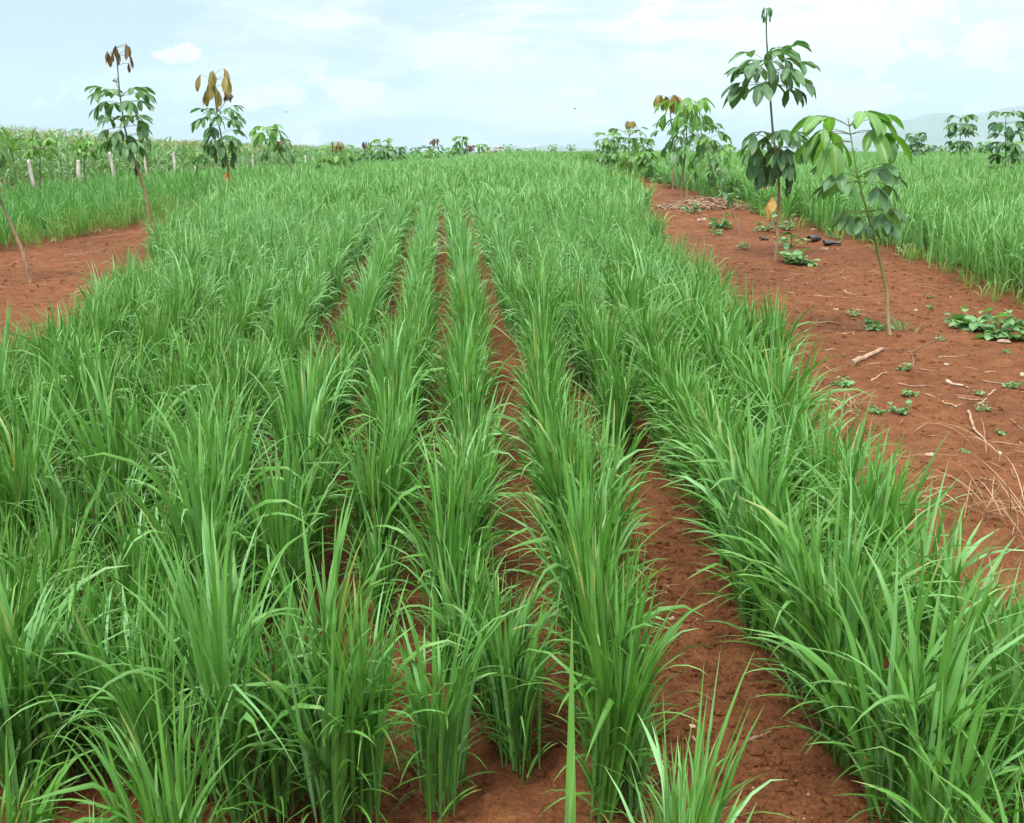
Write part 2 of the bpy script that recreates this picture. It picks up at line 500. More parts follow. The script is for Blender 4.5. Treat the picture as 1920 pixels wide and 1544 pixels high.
def mountain(name, prof, dist, depth, seed):
    """prof: (X, Y) skyline in photo pixels; a ridge with real depth standing at dist"""
    X = np.linspace(prof[0][0], prof[-1][0], 160)
    Y = np.interp(X, [p[0] for p in prof], [p[1] for p in prof])
    wx = (X - CX) / F * dist
    hz = (HOR - Y) / F * dist + EYE
    k = 26
    s = np.linspace(-1, 1, k)
    V = []
    for j, sj in enumerate(s):
        f = (1 - abs(sj)) ** 0.85
        yj = dist + sj * depth
        r = 1 + 0.28 * (1 - f) * hnoise(wx, np.full_like(wx, yj), dist * 0.03, seed) + 0.12 * (1 - f) * hnoise(wx, np.full_like(wx, yj), dist * 0.012, seed + 1)
        z = np.maximum(hz * f * r + 0.012 * hz * hnoise(wx, wx * 0, dist * 0.006, seed), -3)
        V.append(np.stack([wx, np.full_like(wx, yj), z], -1))
    V = np.array(V).reshape(-1, 3)
    n = len(X)
    ii = (np.arange(k - 1)[:, None] * n + np.arange(n - 1)[None]).ravel()
    Q = np.stack([ii, ii + 1, ii + n + 1, ii + n], -1)
    return tag(link(name, new_mesh(name, V, Q, M_mount)), kind='structure')


mountain('mountains', [(1470, 289), (1560, 268), (1610, 246), (1640, 232), (1680, 226), (1715, 216), (1740, 216), (1765, 222), (1790, 222), (1815, 214), (1850, 206), (1880, 200),
                       (1920, 194), (1990, 175), (2080, 165), (2200, 190), (2400, 240), (2550, 288)], 8600, 1500, 3)
mountain('hills', [(575, 289), (600, 281), (618, 277), (636, 266), (645, 267), (660, 274), (682, 279), (700, 275), (725, 272), (750, 280), (800, 288)], 6600, 900, 5)
mountain('hills', [(900, 289), (930, 281), (948, 276), (962, 274), (985, 278), (1005, 275), (1035, 271), (1060, 276), (1100, 279), (1180, 282), (1290, 284), (1400, 289)], 8600, 1000, 7)


# ------------------------------------------------------------------ rice
def blades(rng, p0, az, tilt, L, bend, w, S=6, across=3, tint=None, fold=0.25, power=1.5, kink=None, twist=0.5):
    """vectorised grass blades. Returns V, Q, A"""
    N = len(az)
    t = np.linspace(0, 1, S + 1)
    ang = tilt[:, None] + bend[:, None] * t[None] ** power
    if kink is not None:                                  # a few leaves folded over
        ang = ang + kink[0][:, None] * (t[None] > kink[1][:, None])
    ang = np.minimum(ang, 2.7)
    azz = az[:, None] + rng.normal(0, 0.22, N)[:, None] * t[None]
    d = np.stack([np.sin(ang) * np.cos(azz), np.sin(ang) * np.sin(azz), np.cos(ang)], -1)
    step = L[:, None, None] / S
    P = p0[:, None] + np.concatenate([np.zeros((N, 1, 3)), np.cumsum((d[:, :-1] + d[:, 1:]) / 2 * step, 1)], 1)
    side = np.stack([-np.sin(azz), np.cos(azz), np.zeros_like(azz)], -1)
    nrm = np.cross(side, d)
    tw = (rng.normal(0, twist, N)[:, None] + rng.normal(0, 0.6, N)[:, None] * t[None])
    sd_ = side * np.cos(tw)[..., None] + nrm * np.sin(tw)[..., None]
    nn = np.cross(sd_, d)
    prof = np.minimum(1, 0.34 + 1.75 * t) * np.clip(1 - t ** 2.6, 0, 1) ** 0.95
    hw = 0.5 * w[:, None] * prof[None]
    us = np.array([-1, 0, 1.0]) if across == 3 else np.array([-1, 1.0])
    V = P[:, :, None] + sd_[:, :, None] * (hw[..., None] * us)[..., None] - nn[:, :, None] * (hw[..., None] * fold * (1 - np.abs(us)))[..., None]
    A = np.zeros(V.shape)
    A[..., 0] = us
    A[..., 1] = t[None, :, None]
    A[..., 2] = (tint if tint is not None else rng.uniform(0.2, 0.9, N))[:, None, None]
    k = across
    i = (np.arange(N)[:, None, None] * (S + 1) * k + np.arange(S)[None, :, None] * k + np.arange(k - 1)[None, None]).ravel()
    Q = np.stack([i, i + 1, i + k + 1, i + k], -1)
    return V.reshape(-1, 3), Q, A.reshape(-1, 3)


def rice_clump(rng, n, S, across, height=0.66, wmul=1.0, spread=0.026, upright=1.0, dry=0.03, arch=1.0, dt=0.0):
    """a hill of rice: tillers from a narrow foot, long leaves above, short ones arching low"""
    g = Geo()
    nA, nB = int(n * 0.44), int(n * 0.30)
    nC = n - nA - nB

    def foot(m, s=1.0):
        return np.stack([np.clip(rng.normal(0, spread * s, m), -1.9 * spread, 1.9 * spread), np.clip(rng.normal(0, spread * 1.9 * s, m), -3.2 * spread, 3.2 * spread), np.zeros(m)], -1)
    # tall leaves
    p = foot(nA)
    az = np.arctan2(p[:, 1], p[:, 0]) + rng.normal(0, 0.9, nA)
    tl = np.abs(rng.normal(0.06, 0.085, nA)) / upright
    h0 = rng.uniform(0.0, 0.14, nA) * height / 0.66
    p[:, :2] += np.stack([np.cos(az), np.sin(az)], -1) * (h0 * np.tan(tl))[:, None]
    p[:, 2] = h0
    L = rng.uniform(0.74, 1.06, nA) * height
    bend = rng.gamma(2.1, 0.38, nA) * arch
    kk = (rng.uniform(0.5, 1.5, nA) * (rng.random(nA) < 0.06), rng.uniform(0.55, 0.8, nA))
    tint = np.clip(rng.normal(0.62 + dt, 0.17, nA), 0.12, 0.95)
    tint[rng.random(nA) < dry * 0.12] = 0.03
    g.add(*blades(rng, p, az, tl, L, bend, (0.013 + 0.017 * rng.random(nA) ** 1.6) * wmul, S, across, tint, kink=kk, power=2.3))
    # middle leaves arching outward
    p = foot(nB)
    az = rng.uniform(0, 2 * math.pi, nB)
    h0 = rng.uniform(0.10, 0.34, nB) * height / 0.66
    p[:, :2] += np.stack([np.cos(az), np.sin(az)], -1) * (h0 * 0.12)[:, None]
    p[:, 2] = h0
    tint = np.clip(rng.normal(0.55 + dt, 0.2, nB), 0.12, 0.95)
    g.add(*blades(rng, p, az, rng.uniform(0.12, 0.5, nB), rng.uniform(0.36, 0.62, nB) * height, rng.uniform(0.8, 2.1, nB),
                  rng.uniform(0.008, 0.016, nB) * wmul, S, across, tint, power=1.4))
    # low fine leaves
    p = foot(nC, 1.15)
    az = rng.uniform(0, 2 * math.pi, nC)
    p[:, 2] = rng.uniform(0.0, 0.16, nC) * height / 0.66
    tint = np.clip(rng.normal(0.45 + dt, 0.2, nC), 0.12, 0.9)
    tint[rng.random(nC) < dry * 2.5] = 0.02
    g.add(*blades(rng, p, az, rng.uniform(0.25, 0.8, nC), rng.uniform(0.28, 0.50, nC) * height, rng.uniform(0.6, 1.6, nC),
                  rng.uniform(0.006, 0.011, nC) * wmul, max(3, S - 2), across, tint, power=1.2))
    return np.concatenate(g.V), np.concatenate(g.Q), np.concatenate(g.A)


def scatter(variants, pts, rng, hscale=(0.85, 1.12), tint_sd=0.06, tint_fn=None, lean=0.06, squeeze=1.0):
    """copies of the variants at pts (n,3): one big vertex list"""
    Vs, Qs, As, off = [], [], [], 0
    which = rng.integers(0, len(variants), len(pts))
    for k, (v, q, a) in enumerate(variants):
        idx = np.where(which == k)[0]
        if not len(idx):
            continue
        th = rng.uniform(-0.3, 0.3, len(idx)) + math.pi * rng.integers(0, 2, len(idx))
        s = rng.uniform(*hscale, len(idx))
        c, sn = np.cos(th), np.sin(th)
        x = v[None, :, 0] * c[:, None] - v[None, :, 1] * sn[:, None]
        y = v[None, :, 0] * sn[:, None] + v[None, :, 1] * c[:, None]
        x = x * squeeze
        z = np.broadcast_to(v[None, :, 2], x.shape)
        x = x + z * rng.normal(0, lean, len(idx))[:, None]
        y = y + z * rng.normal(0, lean, len(idx))[:, None]
        P = np.stack([x, y, z], -1) * s[:, None, None] + pts[idx][:, None]
        A = np.broadcast_to(a[None], P.shape).copy()
        dt = rng.normal(0, tint_sd, len(idx))
        if tint_fn is not None:
            dt = dt + tint_fn(pts[idx])
        live = A[..., 2] > 0.1
        A[..., 2] = np.where(live, np.clip(A[..., 2] + dt[:, None], 0.1, 0.98), A[..., 2])
        n = len(v)
        Qs.append((q[None] + (np.arange(len(idx)) * n)[:, None, None]).reshape(-1, 4) + off)
        Vs.append(P.reshape(-1, 3))
        As.append(A.reshape(-1, 3))
        off += len(idx) * n
    return np.concatenate(Vs), np.concatenate(Qs), np.concatenate(As)


def in_view(x, y, m=0.9, slope=0.53):
    return np.abs(x) < slope * y + m


rng = np.random.default_rng(7)

# row centre lines: offset c at y=3, c at y>=7, and the nearest y at which the row exists
ROWS = [(-3.85, -3.85, 17), (-3.5, -3.5, 14), (-3.14, -3.14, 11), (-2.8, -2.8, 9.8), (-2.5, -2.5, 7.2), (-2.25, -2.25, 1.3), (-1.9, -2.1, 1.3), (-1.56, -1.74, 1.3),
        (-1.22, -1.36, 1.3), (-0.87, -0.98, 1.3), (-0.53, -0.58, 1.3), (-0.22, -0.17, 1.3), (0.08, 0.22, 1.45), (0.43, 0.60, 1.3),
        (1.07, 1.27, 1.45), (1.42, 1.62, 1.3), (1.92, 1.92, 5.6), (2.2, 2.2, 8.2), (2.5, 2.5, 12.0), (2.8, 2.8, 15), (3.1, 3.1, 16.5), (3.45, 3.45, 18),
        (3.8, 3.8, 19), (4.15, 4.15, 22), (0.86, 0.93, 4.7)]
ROWN = {13: 0}
plants = []          # (x, y, row index)
for ri, (c0, c1, y0) in enumerate(ROWS):
    y = y0 + rng.uniform(0, 0.12)
    while y < 62:
        c = c0 + (c1 - c0) * min(max((y - 3) / 4, 0), 1)
        jit = 0.022 if y < 12 else 0.04
        x = c + ROW_S * y + rng.normal(0, jit) + 0.05 * float(hnoise(ri * 3.1, y, 2.2, 21)) * min(1, y / 5)
        if not (c < float(edge(L_EDGE, y)) - 0.1 or c > float(edge(R_EDGE, y)) + 0.15):
            if rng.random() > (0.20 if (y < 3.4 and c < 0.3) else 0.03) and bool(in_view(x, y)):
                plants.append((x, y, ri))
        y += rng.uniform(0.15, 0.25) if y < 14 else rng.uniform(0.28, 0.40)
plants = [p for p in plants if not (p[2] == 11 and p[1] < 2.95) and not (p[2] == 13 and 3.25 < p[1] < 3.45)]
NEAR_PX = [(330, 1535), (440, 1545), (255, 1490), (120, 1505), (525, 1545), (625, 1430), (15, 1470), (180, 1330), (300, 1270), (50, 1530), (190, 1456), (350, 1383), (474, 1456), (583, 1503), (700, 1540), (830, 1525), (959, 1455), (930, 1400),
           (1134, 1526), (1190, 1530), (1130, 1440), (1110, 1380), (20, 1380), (91, 1310), (260, 1350), (419, 1300), (380, 1250), (870, 1340), 
           (1105, 1320), (1120, 1260), (130, 1230), (30, 1250), (400, 1200), (547, 1197), (500, 1170), (721, 1188), (850, 1220), (880, 1170), (830, 1270), (1092, 1192),
           (1140, 1180), (60, 1140), (170, 1120), (10, 1180), (430, 1130), (545, 1125), (715, 1120), (845, 1115), (1085, 1120), (1130, 1105), (640, 1544)]
plants = [p for p in plants if not ((p[0] - ROW_S * p[1]) < 0.75 and p[1] < 3.32) or (p[1] < 1.95 and rng.random() < 0.8)]
for X, Y in NEAR_PX:
    x, y, _ = ground_at(X, Y)
    c = x - ROW_S * y
    plants.append((x + rng.normal(0, 0.01), y, min(range(5, 14), key=lambda i: abs(ROWS[i][0] - c))))
order = sorted(range(len(plants)), key=lambda i: plants[i][1])
NEAR = 292
near_ids, far_ids = order[:NEAR], order[NEAR:]

hero = []
for k in range(14):
    V_, Q_, A_ = rice_clump(rng, 96 + 13 * (k % 4), 8, 3, 0.57 + 0.03 * (k % 5), 1.0, spread=0.022 + 0.004 * (k % 3), arch=0.88, dt=-0.13)
    hero.append(new_mesh('rice_plant', V_, Q_, M_rice, A_))

ORD = ['first', 'second', 'third', 'fourth', 'fifth', 'sixth', 'seventh', 'eighth', 'ninth', 'tenth', 'eleventh', 'twelfth', 'thirteenth', 'fourteenth', 'fifteenth',
       'sixteenth', 'seventeenth', 'eighteenth', 'nineteenth', 'twentieth', 'twenty-first', 'twenty-second', 'twenty-third', 'twenty-fourth', 'twenty-fifth',
       'twenty-sixth', 'twenty-seventh', 'twenty-eighth', 'twenty-ninth', 'thirtieth', 'thirty-first', 'thirty-second', 'thirty-third', 'thirty-fourth', 'thirty-fifth', 'thirty-sixth', 'thirty-seventh', 'thirty-eighth']


def row_phrase(ri):
    if ri == len(ROWS) - 1:
        return 'the row starting where the wide furrow closes'
    if ri <= 13:
        k = 13 - ri
        return 'the row on the wide furrow\'s left' if k == 0 else f'the {ORD[k]} row left of the wide furrow'
    k = ri - 14
    return 'the row on the wide furrow\'s right' if k == 0 else f'the {ORD[k]} row right of the wide furrow'


cnt = {}
for i in near_ids:
    x, y, ri = plants[i]
    k = cnt.get(ri, 0)
    cnt[ri] = k + 1
    me = hero[int(rng.integers(0, len(hero)))]
    o = link('rice_plant', me, loc=(x, y, gz1(x, y) - 0.01))
    s = rng.uniform(0.86, 1.1) * (0.86 + 0.14 * min(1, y / 4))
    if 1.95 < y < 3.3 and ri < 14:
        s *= rng.uniform(0.8, 1.1) if rng.random() > 0.12 else 0.66
    elif y <= 1.95:
        s *= 0.9
    if y > 3.6:
        s *= 1.0 + 0.09 * float(hnoise(x, y, 1.6, 5))
    q_ = 1.12 if ri in (14, 15) else (0.74 if y > 4 else 0.82)
    o.scale = (s * q_, s, s)
    o.rotation_euler = (rng.normal(0, 0.05), rng.normal(0, 0.04), rng.uniform(-0.35, 0.35) + math.pi * int(rng.integers(0, 2)))
    tag(o, f'green rice clump, {ORD[min(k, 37)]} from the front in {row_phrase(ri)}', 'rice plant', 'rice plants in the near crop rows')

mid_v = [rice_clump(rng, 82, 6, 3, 0.60 + 0.02 * k, 1.0, arch=1.35) for k in range(7)]
far_v = [rice_clump(rng, 54, 5, 2, 0.60 + 0.02 * k, 1.2, spread=0.04, arch=1.35) for k in range(6)]
vfar_v = [rice_clump(rng, 26, 3, 2, 0.62 + 0.02 * k, 2.4, spread=0.2) for k in range(5)]


def tone(p):
    return 0.10 * hnoise(p[:, 0], p[:, 1], 9.0, 18) + 0.14 * hnoise(p[:, 0], p[:, 1], 2.6, 8) + 0.08 * hnoise(p[:, 0], p[:, 1], 0.8, 9)


def stack(parts):
    V, Q, A, off = [], [], [], 0
    for v, q, a in parts:
        V.append(v)
        Q.append(q + off)
        A.append(a)
        off += len(v)
    return np.concatenate(V), np.concatenate(Q), np.concatenate(A)


def with_z(P):
    P = np.asarray(P, float)
    return np.column_stack([P[:, 0], P[:, 1], gz(P[:, 0], P[:, 1]) - 0.01])


P = with_z([(plants[i][0], plants[i][1]) for i in far_ids])
parts = [scatter(mid_v, P[P[:, 1] < 15], rng, (0.80, 1.06), tint_fn=tone, lean=0.025, squeeze=0.64), scatter(far_v, P[P[:, 1] >= 15], rng, (0.86, 1.12), tint_fn=tone, squeeze=0.95)]
V_, Q_, A_ = stack(parts)
tag(link('rice_crop', new_mesh('rice_crop', V_, Q_, M_rice, A_)), 'dense green rice rows of the middle plot running back to its low crest', 'rice crop', kind='stuff')


def field(side, y0, y1, sp, tab, xmax_fn, jitter=0.45):
    out = []
    y = y0
    while y < y1:
        e = float(edge(tab, y)) + ROW_S * y
        xe = xmax_fn(y)
        xs = np.arange(e, xe, sp) if side > 0 else np.arange(e, xe, -sp)
        for x in xs:
            out.append((x + side * abs(rng.normal(0, jitter * sp)) * (1 if abs(x - e) < sp else 0) + rng.normal(0, jitter * sp), y + rng.normal(0, jitter * sp)))
        y += sp
    return np.array(out)


def thin(P):
    k = in_view(P[:, 0], P[:, 1], 2.2)
    return with_z(P[k])


# right field: broadcast thick
Pn = thin(field(1, 7.0, 17, 0.25, RF_EDGE, lambda y: 0.53 * y + 2.2))
Pm = thin(field(1, 17, 46, 0.34, RF_EDGE, lambda y: 0.53 * y + 2.2))
Pf = thin(field(1, 46, 130, 0.85, RF_EDGE, lambda y: 0.53 * y + 2.2))
rf_mid = [rice_clump(rng, 54, 5, 3, 0.66 + 0.02 * k, 1.05, spread=0.075) for k in range(6)]
V_, Q_, A_ = stack([scatter(rf_mid, Pn, rng, (0.82, 1.1), tint_fn=tone), scatter(far_v, Pm, rng, (0.82, 1.12), tint_fn=tone),
                    scatter(vfar_v, Pf, rng, (0.9, 1.15), tint_fn=tone)])
tag(link('rice_crop', new_mesh('rice_crop', V_, Q_, M_rice, A_)), 'tall green rice field across the bare strip, reaching the mountains\' foot', 'rice crop', kind='stuff')

# left field, finer and darker, up to the fence
fence_x = lambda y: -7.9 - 0.063 * y
Pn = thin(field(-1, 11.5, 24, 0.27, LF_EDGE, lambda y: fence_x(y) - 0.5))
Pm = thin(field(-1, 24, 75, 0.42, LF_EDGE, lambda y: fence_x(y) - 0.5))
lf_v = [rice_clump(rng, 44, 5, 2, 0.52 + 0.02 * k, 0.8, spread=0.08, upright=1.4) for k in range(6)]
lff_v = [rice_clump(rng, 30, 4, 2, 0.52 + 0.02 * k, 1.3, spread=0.12, upright=1.4) for k in range(5)]
V_, Q_, A_ = stack([scatter(lf_v, Pn, rng, (0.75, 1.1), tint_fn=tone), scatter(lff_v, Pm, rng, (0.85, 1.12), tint_fn=tone)])
tag(link('rice_crop', new_mesh('rice_crop', V_, Q_, M_rice_l, A_)), 'darker fine-leaved rice field between the left bare strip and the corn', 'rice crop', kind='stuff')

# beyond the middle plot, across the far ground
out = []
for y in np.arange(62, 150, 1.0):
    for x in np.arange(-0.12 * y - 6, 0.1 * y + 4, 0.9):
        out.append((x + rng.normal(0, .3), y + rng.normal(0, .3)))
V_, Q_, A_ = scatter(vfar_v, with_z(out), rng, (0.8, 1.1), tint_fn=tone)
tag(link('rice_crop', new_mesh('rice_crop', V_, Q_, M_rice, A_)), 'far rice beyond the crest of the middle plot', 'rice crop', kind='stuff')

# the very near plant in front of the lens, with one sun-bleached folded leaf
g = Geo()
nb = 9
p0 = np.column_stack([rng.normal(0, 0.02, nb), rng.normal(0, 0.02, nb), np.zeros(nb)])
az = np.array([1.5, 0.2, 2.9, -1.4, 0.8, 2.2, -2.4, -0.6, 3.3])
g.add(*blades(rng, p0, az, np.array([.02, .3, .34, .2, .5, .45, .35, .5, .2]), np.array([1.17, .72, .70, .6, .6, .55, .6, .5, .5]),
              np.array([.06, .5, .5, .5, .8, .9, .5, .6, .3]), np.array([.034, .024, .026, .022, .02, .02, .02, .018, .02]), 10, 3,
              np.full(nb, 0.55), twist=0.15))
me = g.mesh('tall_rice_plant', [M_rice])
x, y = 0.045, 1.06
o = link('tall_rice_plant', me, loc=(x, y, gz1(x, y) - 0.01))
tag(o, 'very close tall rice plant whose long upright leaf rises at the bottom centre', 'rice plant')
g = Geo()
g.add(*blades(rng, np.array([[0.012, 0.0, 0.55]]), np.array([-0.2]), np.array([0.03]), np.array([0.46]), np.array([0.02]), np.array([0.017]), 8, 3,
              np.array([0.9]), twist=0.0))
M_bleach = blade_mat('bleached_leaf', [(0.0, (0.25, 0.38, 0.2)), (0.95, (0.30, 0.42, 0.24))], (0.55, 0.62, 0.48), (0.7, 0.72, 0.62), tip_amt=0.9)
tag(link('folded_leaf', g.mesh('folded_leaf', [M_bleach]), parent=o), 'pale bleached folded leaf')

# ------------------------------------------------------------------ pale seedlings at the strip edges
def seedlings(y_rng, tab, inset, n, label, h=0.28):
    pts = []
    for _ in range(n):
        y = rng.uniform(*y_rng)
        c = float(edge(tab, y)) + inset * abs(rng.normal(0.12, 0.16))
        pts.append((c + ROW_S * y, y))
    vs = [rice_clump(rng, 12, 4, 2, h + 0.04 * k, 0.8, spread=0.03, upright=1.8) for k in range(4)]
    V_, Q_, A_ = scatter(vs, with_z(pts), rng, (0.6, 1.25))
    tag(link('rice_seedlings', new_mesh('rice_seedlings', V_, Q_, M_rice_pale, A_)), label, 'seedlings', kind='stuff')


seedlings((13.4, 19), LF_EDGE, 1, 90, 'thin yellow-green rice seedlings edging the left bare strip', 0.36)
seedlings((7.5, 20), RF_EDGE, -1, 70, 'sparse rice seedlings along the far edge of the right bare strip', 0.2)

# ------------------------------------------------------------------ corn and fence
def corn(rng, n=9, S=6, H=1.75, tassel=True, across=3, wm=1.0):
    g = Geo()
    P = np.array([[0, 0, -0.05], [rng.normal(0, .02), rng.normal(0, .02), H * 0.5], [rng.normal(0, .04), rng.normal(0, .04), H * 0.92]])
    tv, tq, ta = tube(spline(P, 5), np.linspace(0.018, 0.008, 5), 5)
    g.add(tv, tq, ta, 1)
    h = np.linspace(0.18, 0.9, n) * H
    az0 = rng.uniform(0, 6.28)
    az = az0 + np.arange(n) * math.pi + rng.normal(0, 0.5, n)
    p = np.column_stack([np.interp(h, P[:, 2], P[:, 0]), np.interp(h, P[:, 2], P[:, 1]), h])
    L = rng.uniform(0.55, 0.85, n) * np.interp(np.linspace(0, 1, n), [0, .5, 1], [0.8, 1.1, 0.7])
    g.add(*blades(rng, p, az, rng.uniform(0.25, 0.6, n), L, rng.uniform(1.0, 2.2, n), rng.uniform(0.06, 0.085, n) * wm, S, across, rng.uniform(0.1, 0.9, n), power=1.3, twist=0.3))
    if tassel:
        top = P[-1]
        for k in range(6):
            a, tl = rng.uniform(0, 6.28), (0.05 if k == 0 else rng.uniform(0.2, 0.6))
            e = top + 0.28 * np.array([math.sin(tl) * math.cos(a), math.sin(tl) * math.sin(a), math.cos(tl)])
            v, q, a_ = tube([top, (top + e) / 2, e], [0.006, 0.006, 0.003], 3)
            g.add(v, q, a_, 2)
    return g


corn_meshes = [corn(rng, tassel=(k % 2 == 0)).mesh('corn_plant', [M_corn, M_stalk, M_tassel]) for k in range(8)]
cp = []
for j in range(90):
    for i in range(40):
        y = 19.4 + j * 0.52 + rng.normal(0, .1)
        x = fence_x(y) - 0.7 - i * 0.62 + rng.normal(0, .12)
        if bool(in_view(x, y, 1.0)):
            cp.append((x, y, i + 0.35 * j * 0.1))


def corn_h(x, y): return 0.68 + 0.24 * min(1, max(0, (fence_x(y) - x) / 5)) * (1.0 if y < 40 else 0.75)


cp.sort(key=lambda q: q[1] / 12 + (fence_x(q[1]) - q[0]) * 0.5)
CN = 285
POST_X = (87, 168, 235, 296, 345, 382, 421, 456, 490, 533, 585, 600, 668, 697, 722, 754, 775, 812, 825)
for x, y, _ in cp[:CN]:
    o = link('corn_plant', corn_meshes[int(rng.integers(0, 8))], loc=(x, y, gz1(x, y)))
    s = rng.uniform(0.85, 1.12) * corn_h(x, y)
    o.scale = (s, s, s)
    o.rotation_euler = (0, 0, rng.uniform(0, 6.28))
    px_ = CX + F * x / y
    k = min(range(len(POST_X)), key=lambda i: abs(POST_X[i] - px_))
    tag(o, f'leafy green corn plant among those behind the {ORD[k]} whitewashed post from the left' if px_ > 45 else 'leafy green corn plant left of the first whitewashed post', 'corn plant', 'corn plants nearest the fence')
rest = cp[CN:]
for j in range(60):
    y = 66 + j * 1.4
    for i in range(22):
        x = fence_x(y) - 1 - i * 1.1 + rng.normal(0, .3)
        if bool(in_view(x, y, 1.0)):
            rest.append((x, y + rng.normal(0, .3), 0))
var = []
for k in range(6):
    g = corn(rng, n=8, S=4, tassel=True, across=2, wm=1.2)
    var.append((np.concatenate(g.V), np.concatenate(g.Q), np.concatenate(g.A), np.concatenate(g.mq)))
Vs, Qs, As, Ms, off = [], [], [], [], 0
for x, y, _ in rest:
    v, q, a, mq = var[int(rng.integers(0, 6))]
    th, s = rng.uniform(0, 6.28), rng.uniform(0.9, 1.1) * corn_h(x, y)
    R = np.array([[math.cos(th), -math.sin(th), 0], [math.sin(th), math.cos(th), 0], [0, 0, 1]])
    Vs.append(v @ R.T * s + np.array([x, y, gz1(x, y)]))
    Qs.append(q + off)
    As.append(a)
    Ms.append(mq)
    off += len(v)
tag(link('corn_crop', new_mesh('corn_crop', np.concatenate(Vs), np.concatenate(Qs), [M_corn, M_stalk, M_tassel], np.concatenate(As), np.concatenate(Ms))),
    'tasselled corn field filling the left horizon behind its front plants', 'corn crop', kind='stuff')

posts = []
for X, top, r in ((87, 303, .06), (168, 303, .075), (235, 288, .07), (296, 294, .05), (345, 288, .07), (382, 303, .05), (421, 302, .05), (456, 290, .06), (490, 292, .05), (533, 295, .05),
                  (585, 293, .05), (600, 295, .045), (668, 294, .05), (697, 293, .06), (722, 294, .05), (754, 292, .06), (775, 292, .05), (812, 290, .06), (825, 291, .05)):
    k = (X - CX) / F
    y = -7.9 / (k + 0.063) if k < -0.075 else 110
    y = min(y, 95 + 0.1 * (X - 600)) if X > 600 else y
    posts.append((X, y, top, r))
for n, (X, y, top, r) in enumerate(posts):
    x = (X - CX) / F * y
    z0 = gz1(x, y)
    z1 = at_depth(X, top, y).z
    hgt = max(z1 - z0, 0.7)
    g = Geo()
    r2 = r * (0.58 if y < 45 else 0.95)
    seg = 7
    k = 6
    Pp = [[rng.normal(0, .012), rng.normal(0, .012), -0.3 + (hgt + 0.3) * i / (k - 1)] for i in range(k)]
    v, q, a = tube(Pp, r2 * np.array([1.05, 1.0, 1.0, 0.96, 0.95, 0.9]), seg)
    v = v + rng.normal(0, r2 * 0.08, v.shape)
    v[-seg:, 2] += rng.uniform(-0.04, 0.06, seg)
    g.add(v, q, a)
    cap = np.vstack([v[-seg:], v[-seg:].mean(0) + [0, 0, 0.01]])
    g.add(cap, np.array([[i, (i + 1) % seg, seg] for i in range(seg)]))
    o = link('fence_post', g.mesh('fence_post', [M_post], smooth=False), loc=(x, y, z0))
    o.rotation_euler = (rng.normal(0, .03), rng.normal(0, .04), 0)
    tag(o, f'whitewashed wooden fence post, {ORD[n]} from the left along the corn edge', 'fence post', 'whitewashed posts along the corn')


# ------------------------------------------------------------------ rubber saplings
def leaflet(g, p, d, L, w, droop, mat_i, tint, S=7, rag=0.0, r=rng):
    """one elliptic leaflet from p heading d (unit), bending down by droop radians"""
    d = np.asarray(d, float)
    hd = np.array([d[0], d[1], 0.0])
    hn = np.linalg.norm(hd)
    hd = hd / hn if hn > 1e-4 else np.array([1.0, 0, 0])
    e0 = math.atan2(d[2], max(hn, 1e-4))
    t = np.linspace(0, 1, S + 1)
    e = np.maximum(e0 - droop * t ** 0.9, -1.5)
    D = np.cos(e)[:, None] * hd + np.sin(e)[:, None] * np.array([0, 0, 1.0])
    P = np.asarray(p) + np.concatenate([[[0, 0, 0]], np.cumsum((D[:-1] + D[1:]) / 2 * L / S, 0)])
    side = np.array([-hd[1], hd[0], 0.0])
    roll = r.normal(0, 0.35)
    nn = np.cross(side, D)
    sd_ = side * math.cos(roll) + nn * math.sin(roll)
    n2 = np.cross(sd_, D)
    prof = np.sin(math.pi * np.clip(t, 0, 1) ** 1.12) ** 0.72
    prof[0] = 0.06
    prof[-1] = 0.02
    hw = 0.5 * w * prof
    us = np.array([-1, -0.5, 0, 0.5, 1.0]) if S >= 6 else np.array([-1, 0, 1.0])
    hwu = hw[:, None] * us[None]
    if rag:
        hwu = hwu * (1 - np.abs(us)[None] * np.clip(r.normal(0, rag, hwu.shape), 0, 0.75))
    lift = 0.34 * np.abs(us)[None] * hw[:, None] + 0.04 * w * np.sin(t * 11 + r.uniform(0, 6))[:, None] * np.abs(us)[None]
    V = P[:, None] + sd_[:, None] * hwu[..., None] - n2[:, None] * lift[..., None]
    A = np.zeros(V.shape)
    A[..., 0] = us
    A[..., 1] = t[:, None]
    A[..., 2] = tint
    k = len(us)
    i = (np.arange(S)[:, None] * k + np.arange(k - 1)[None]).ravel()
    g.add(V.reshape(-1, 3), np.stack([i, i + 1, i + k + 1, i + k], -1), A.reshape(-1, 3), mat_i)


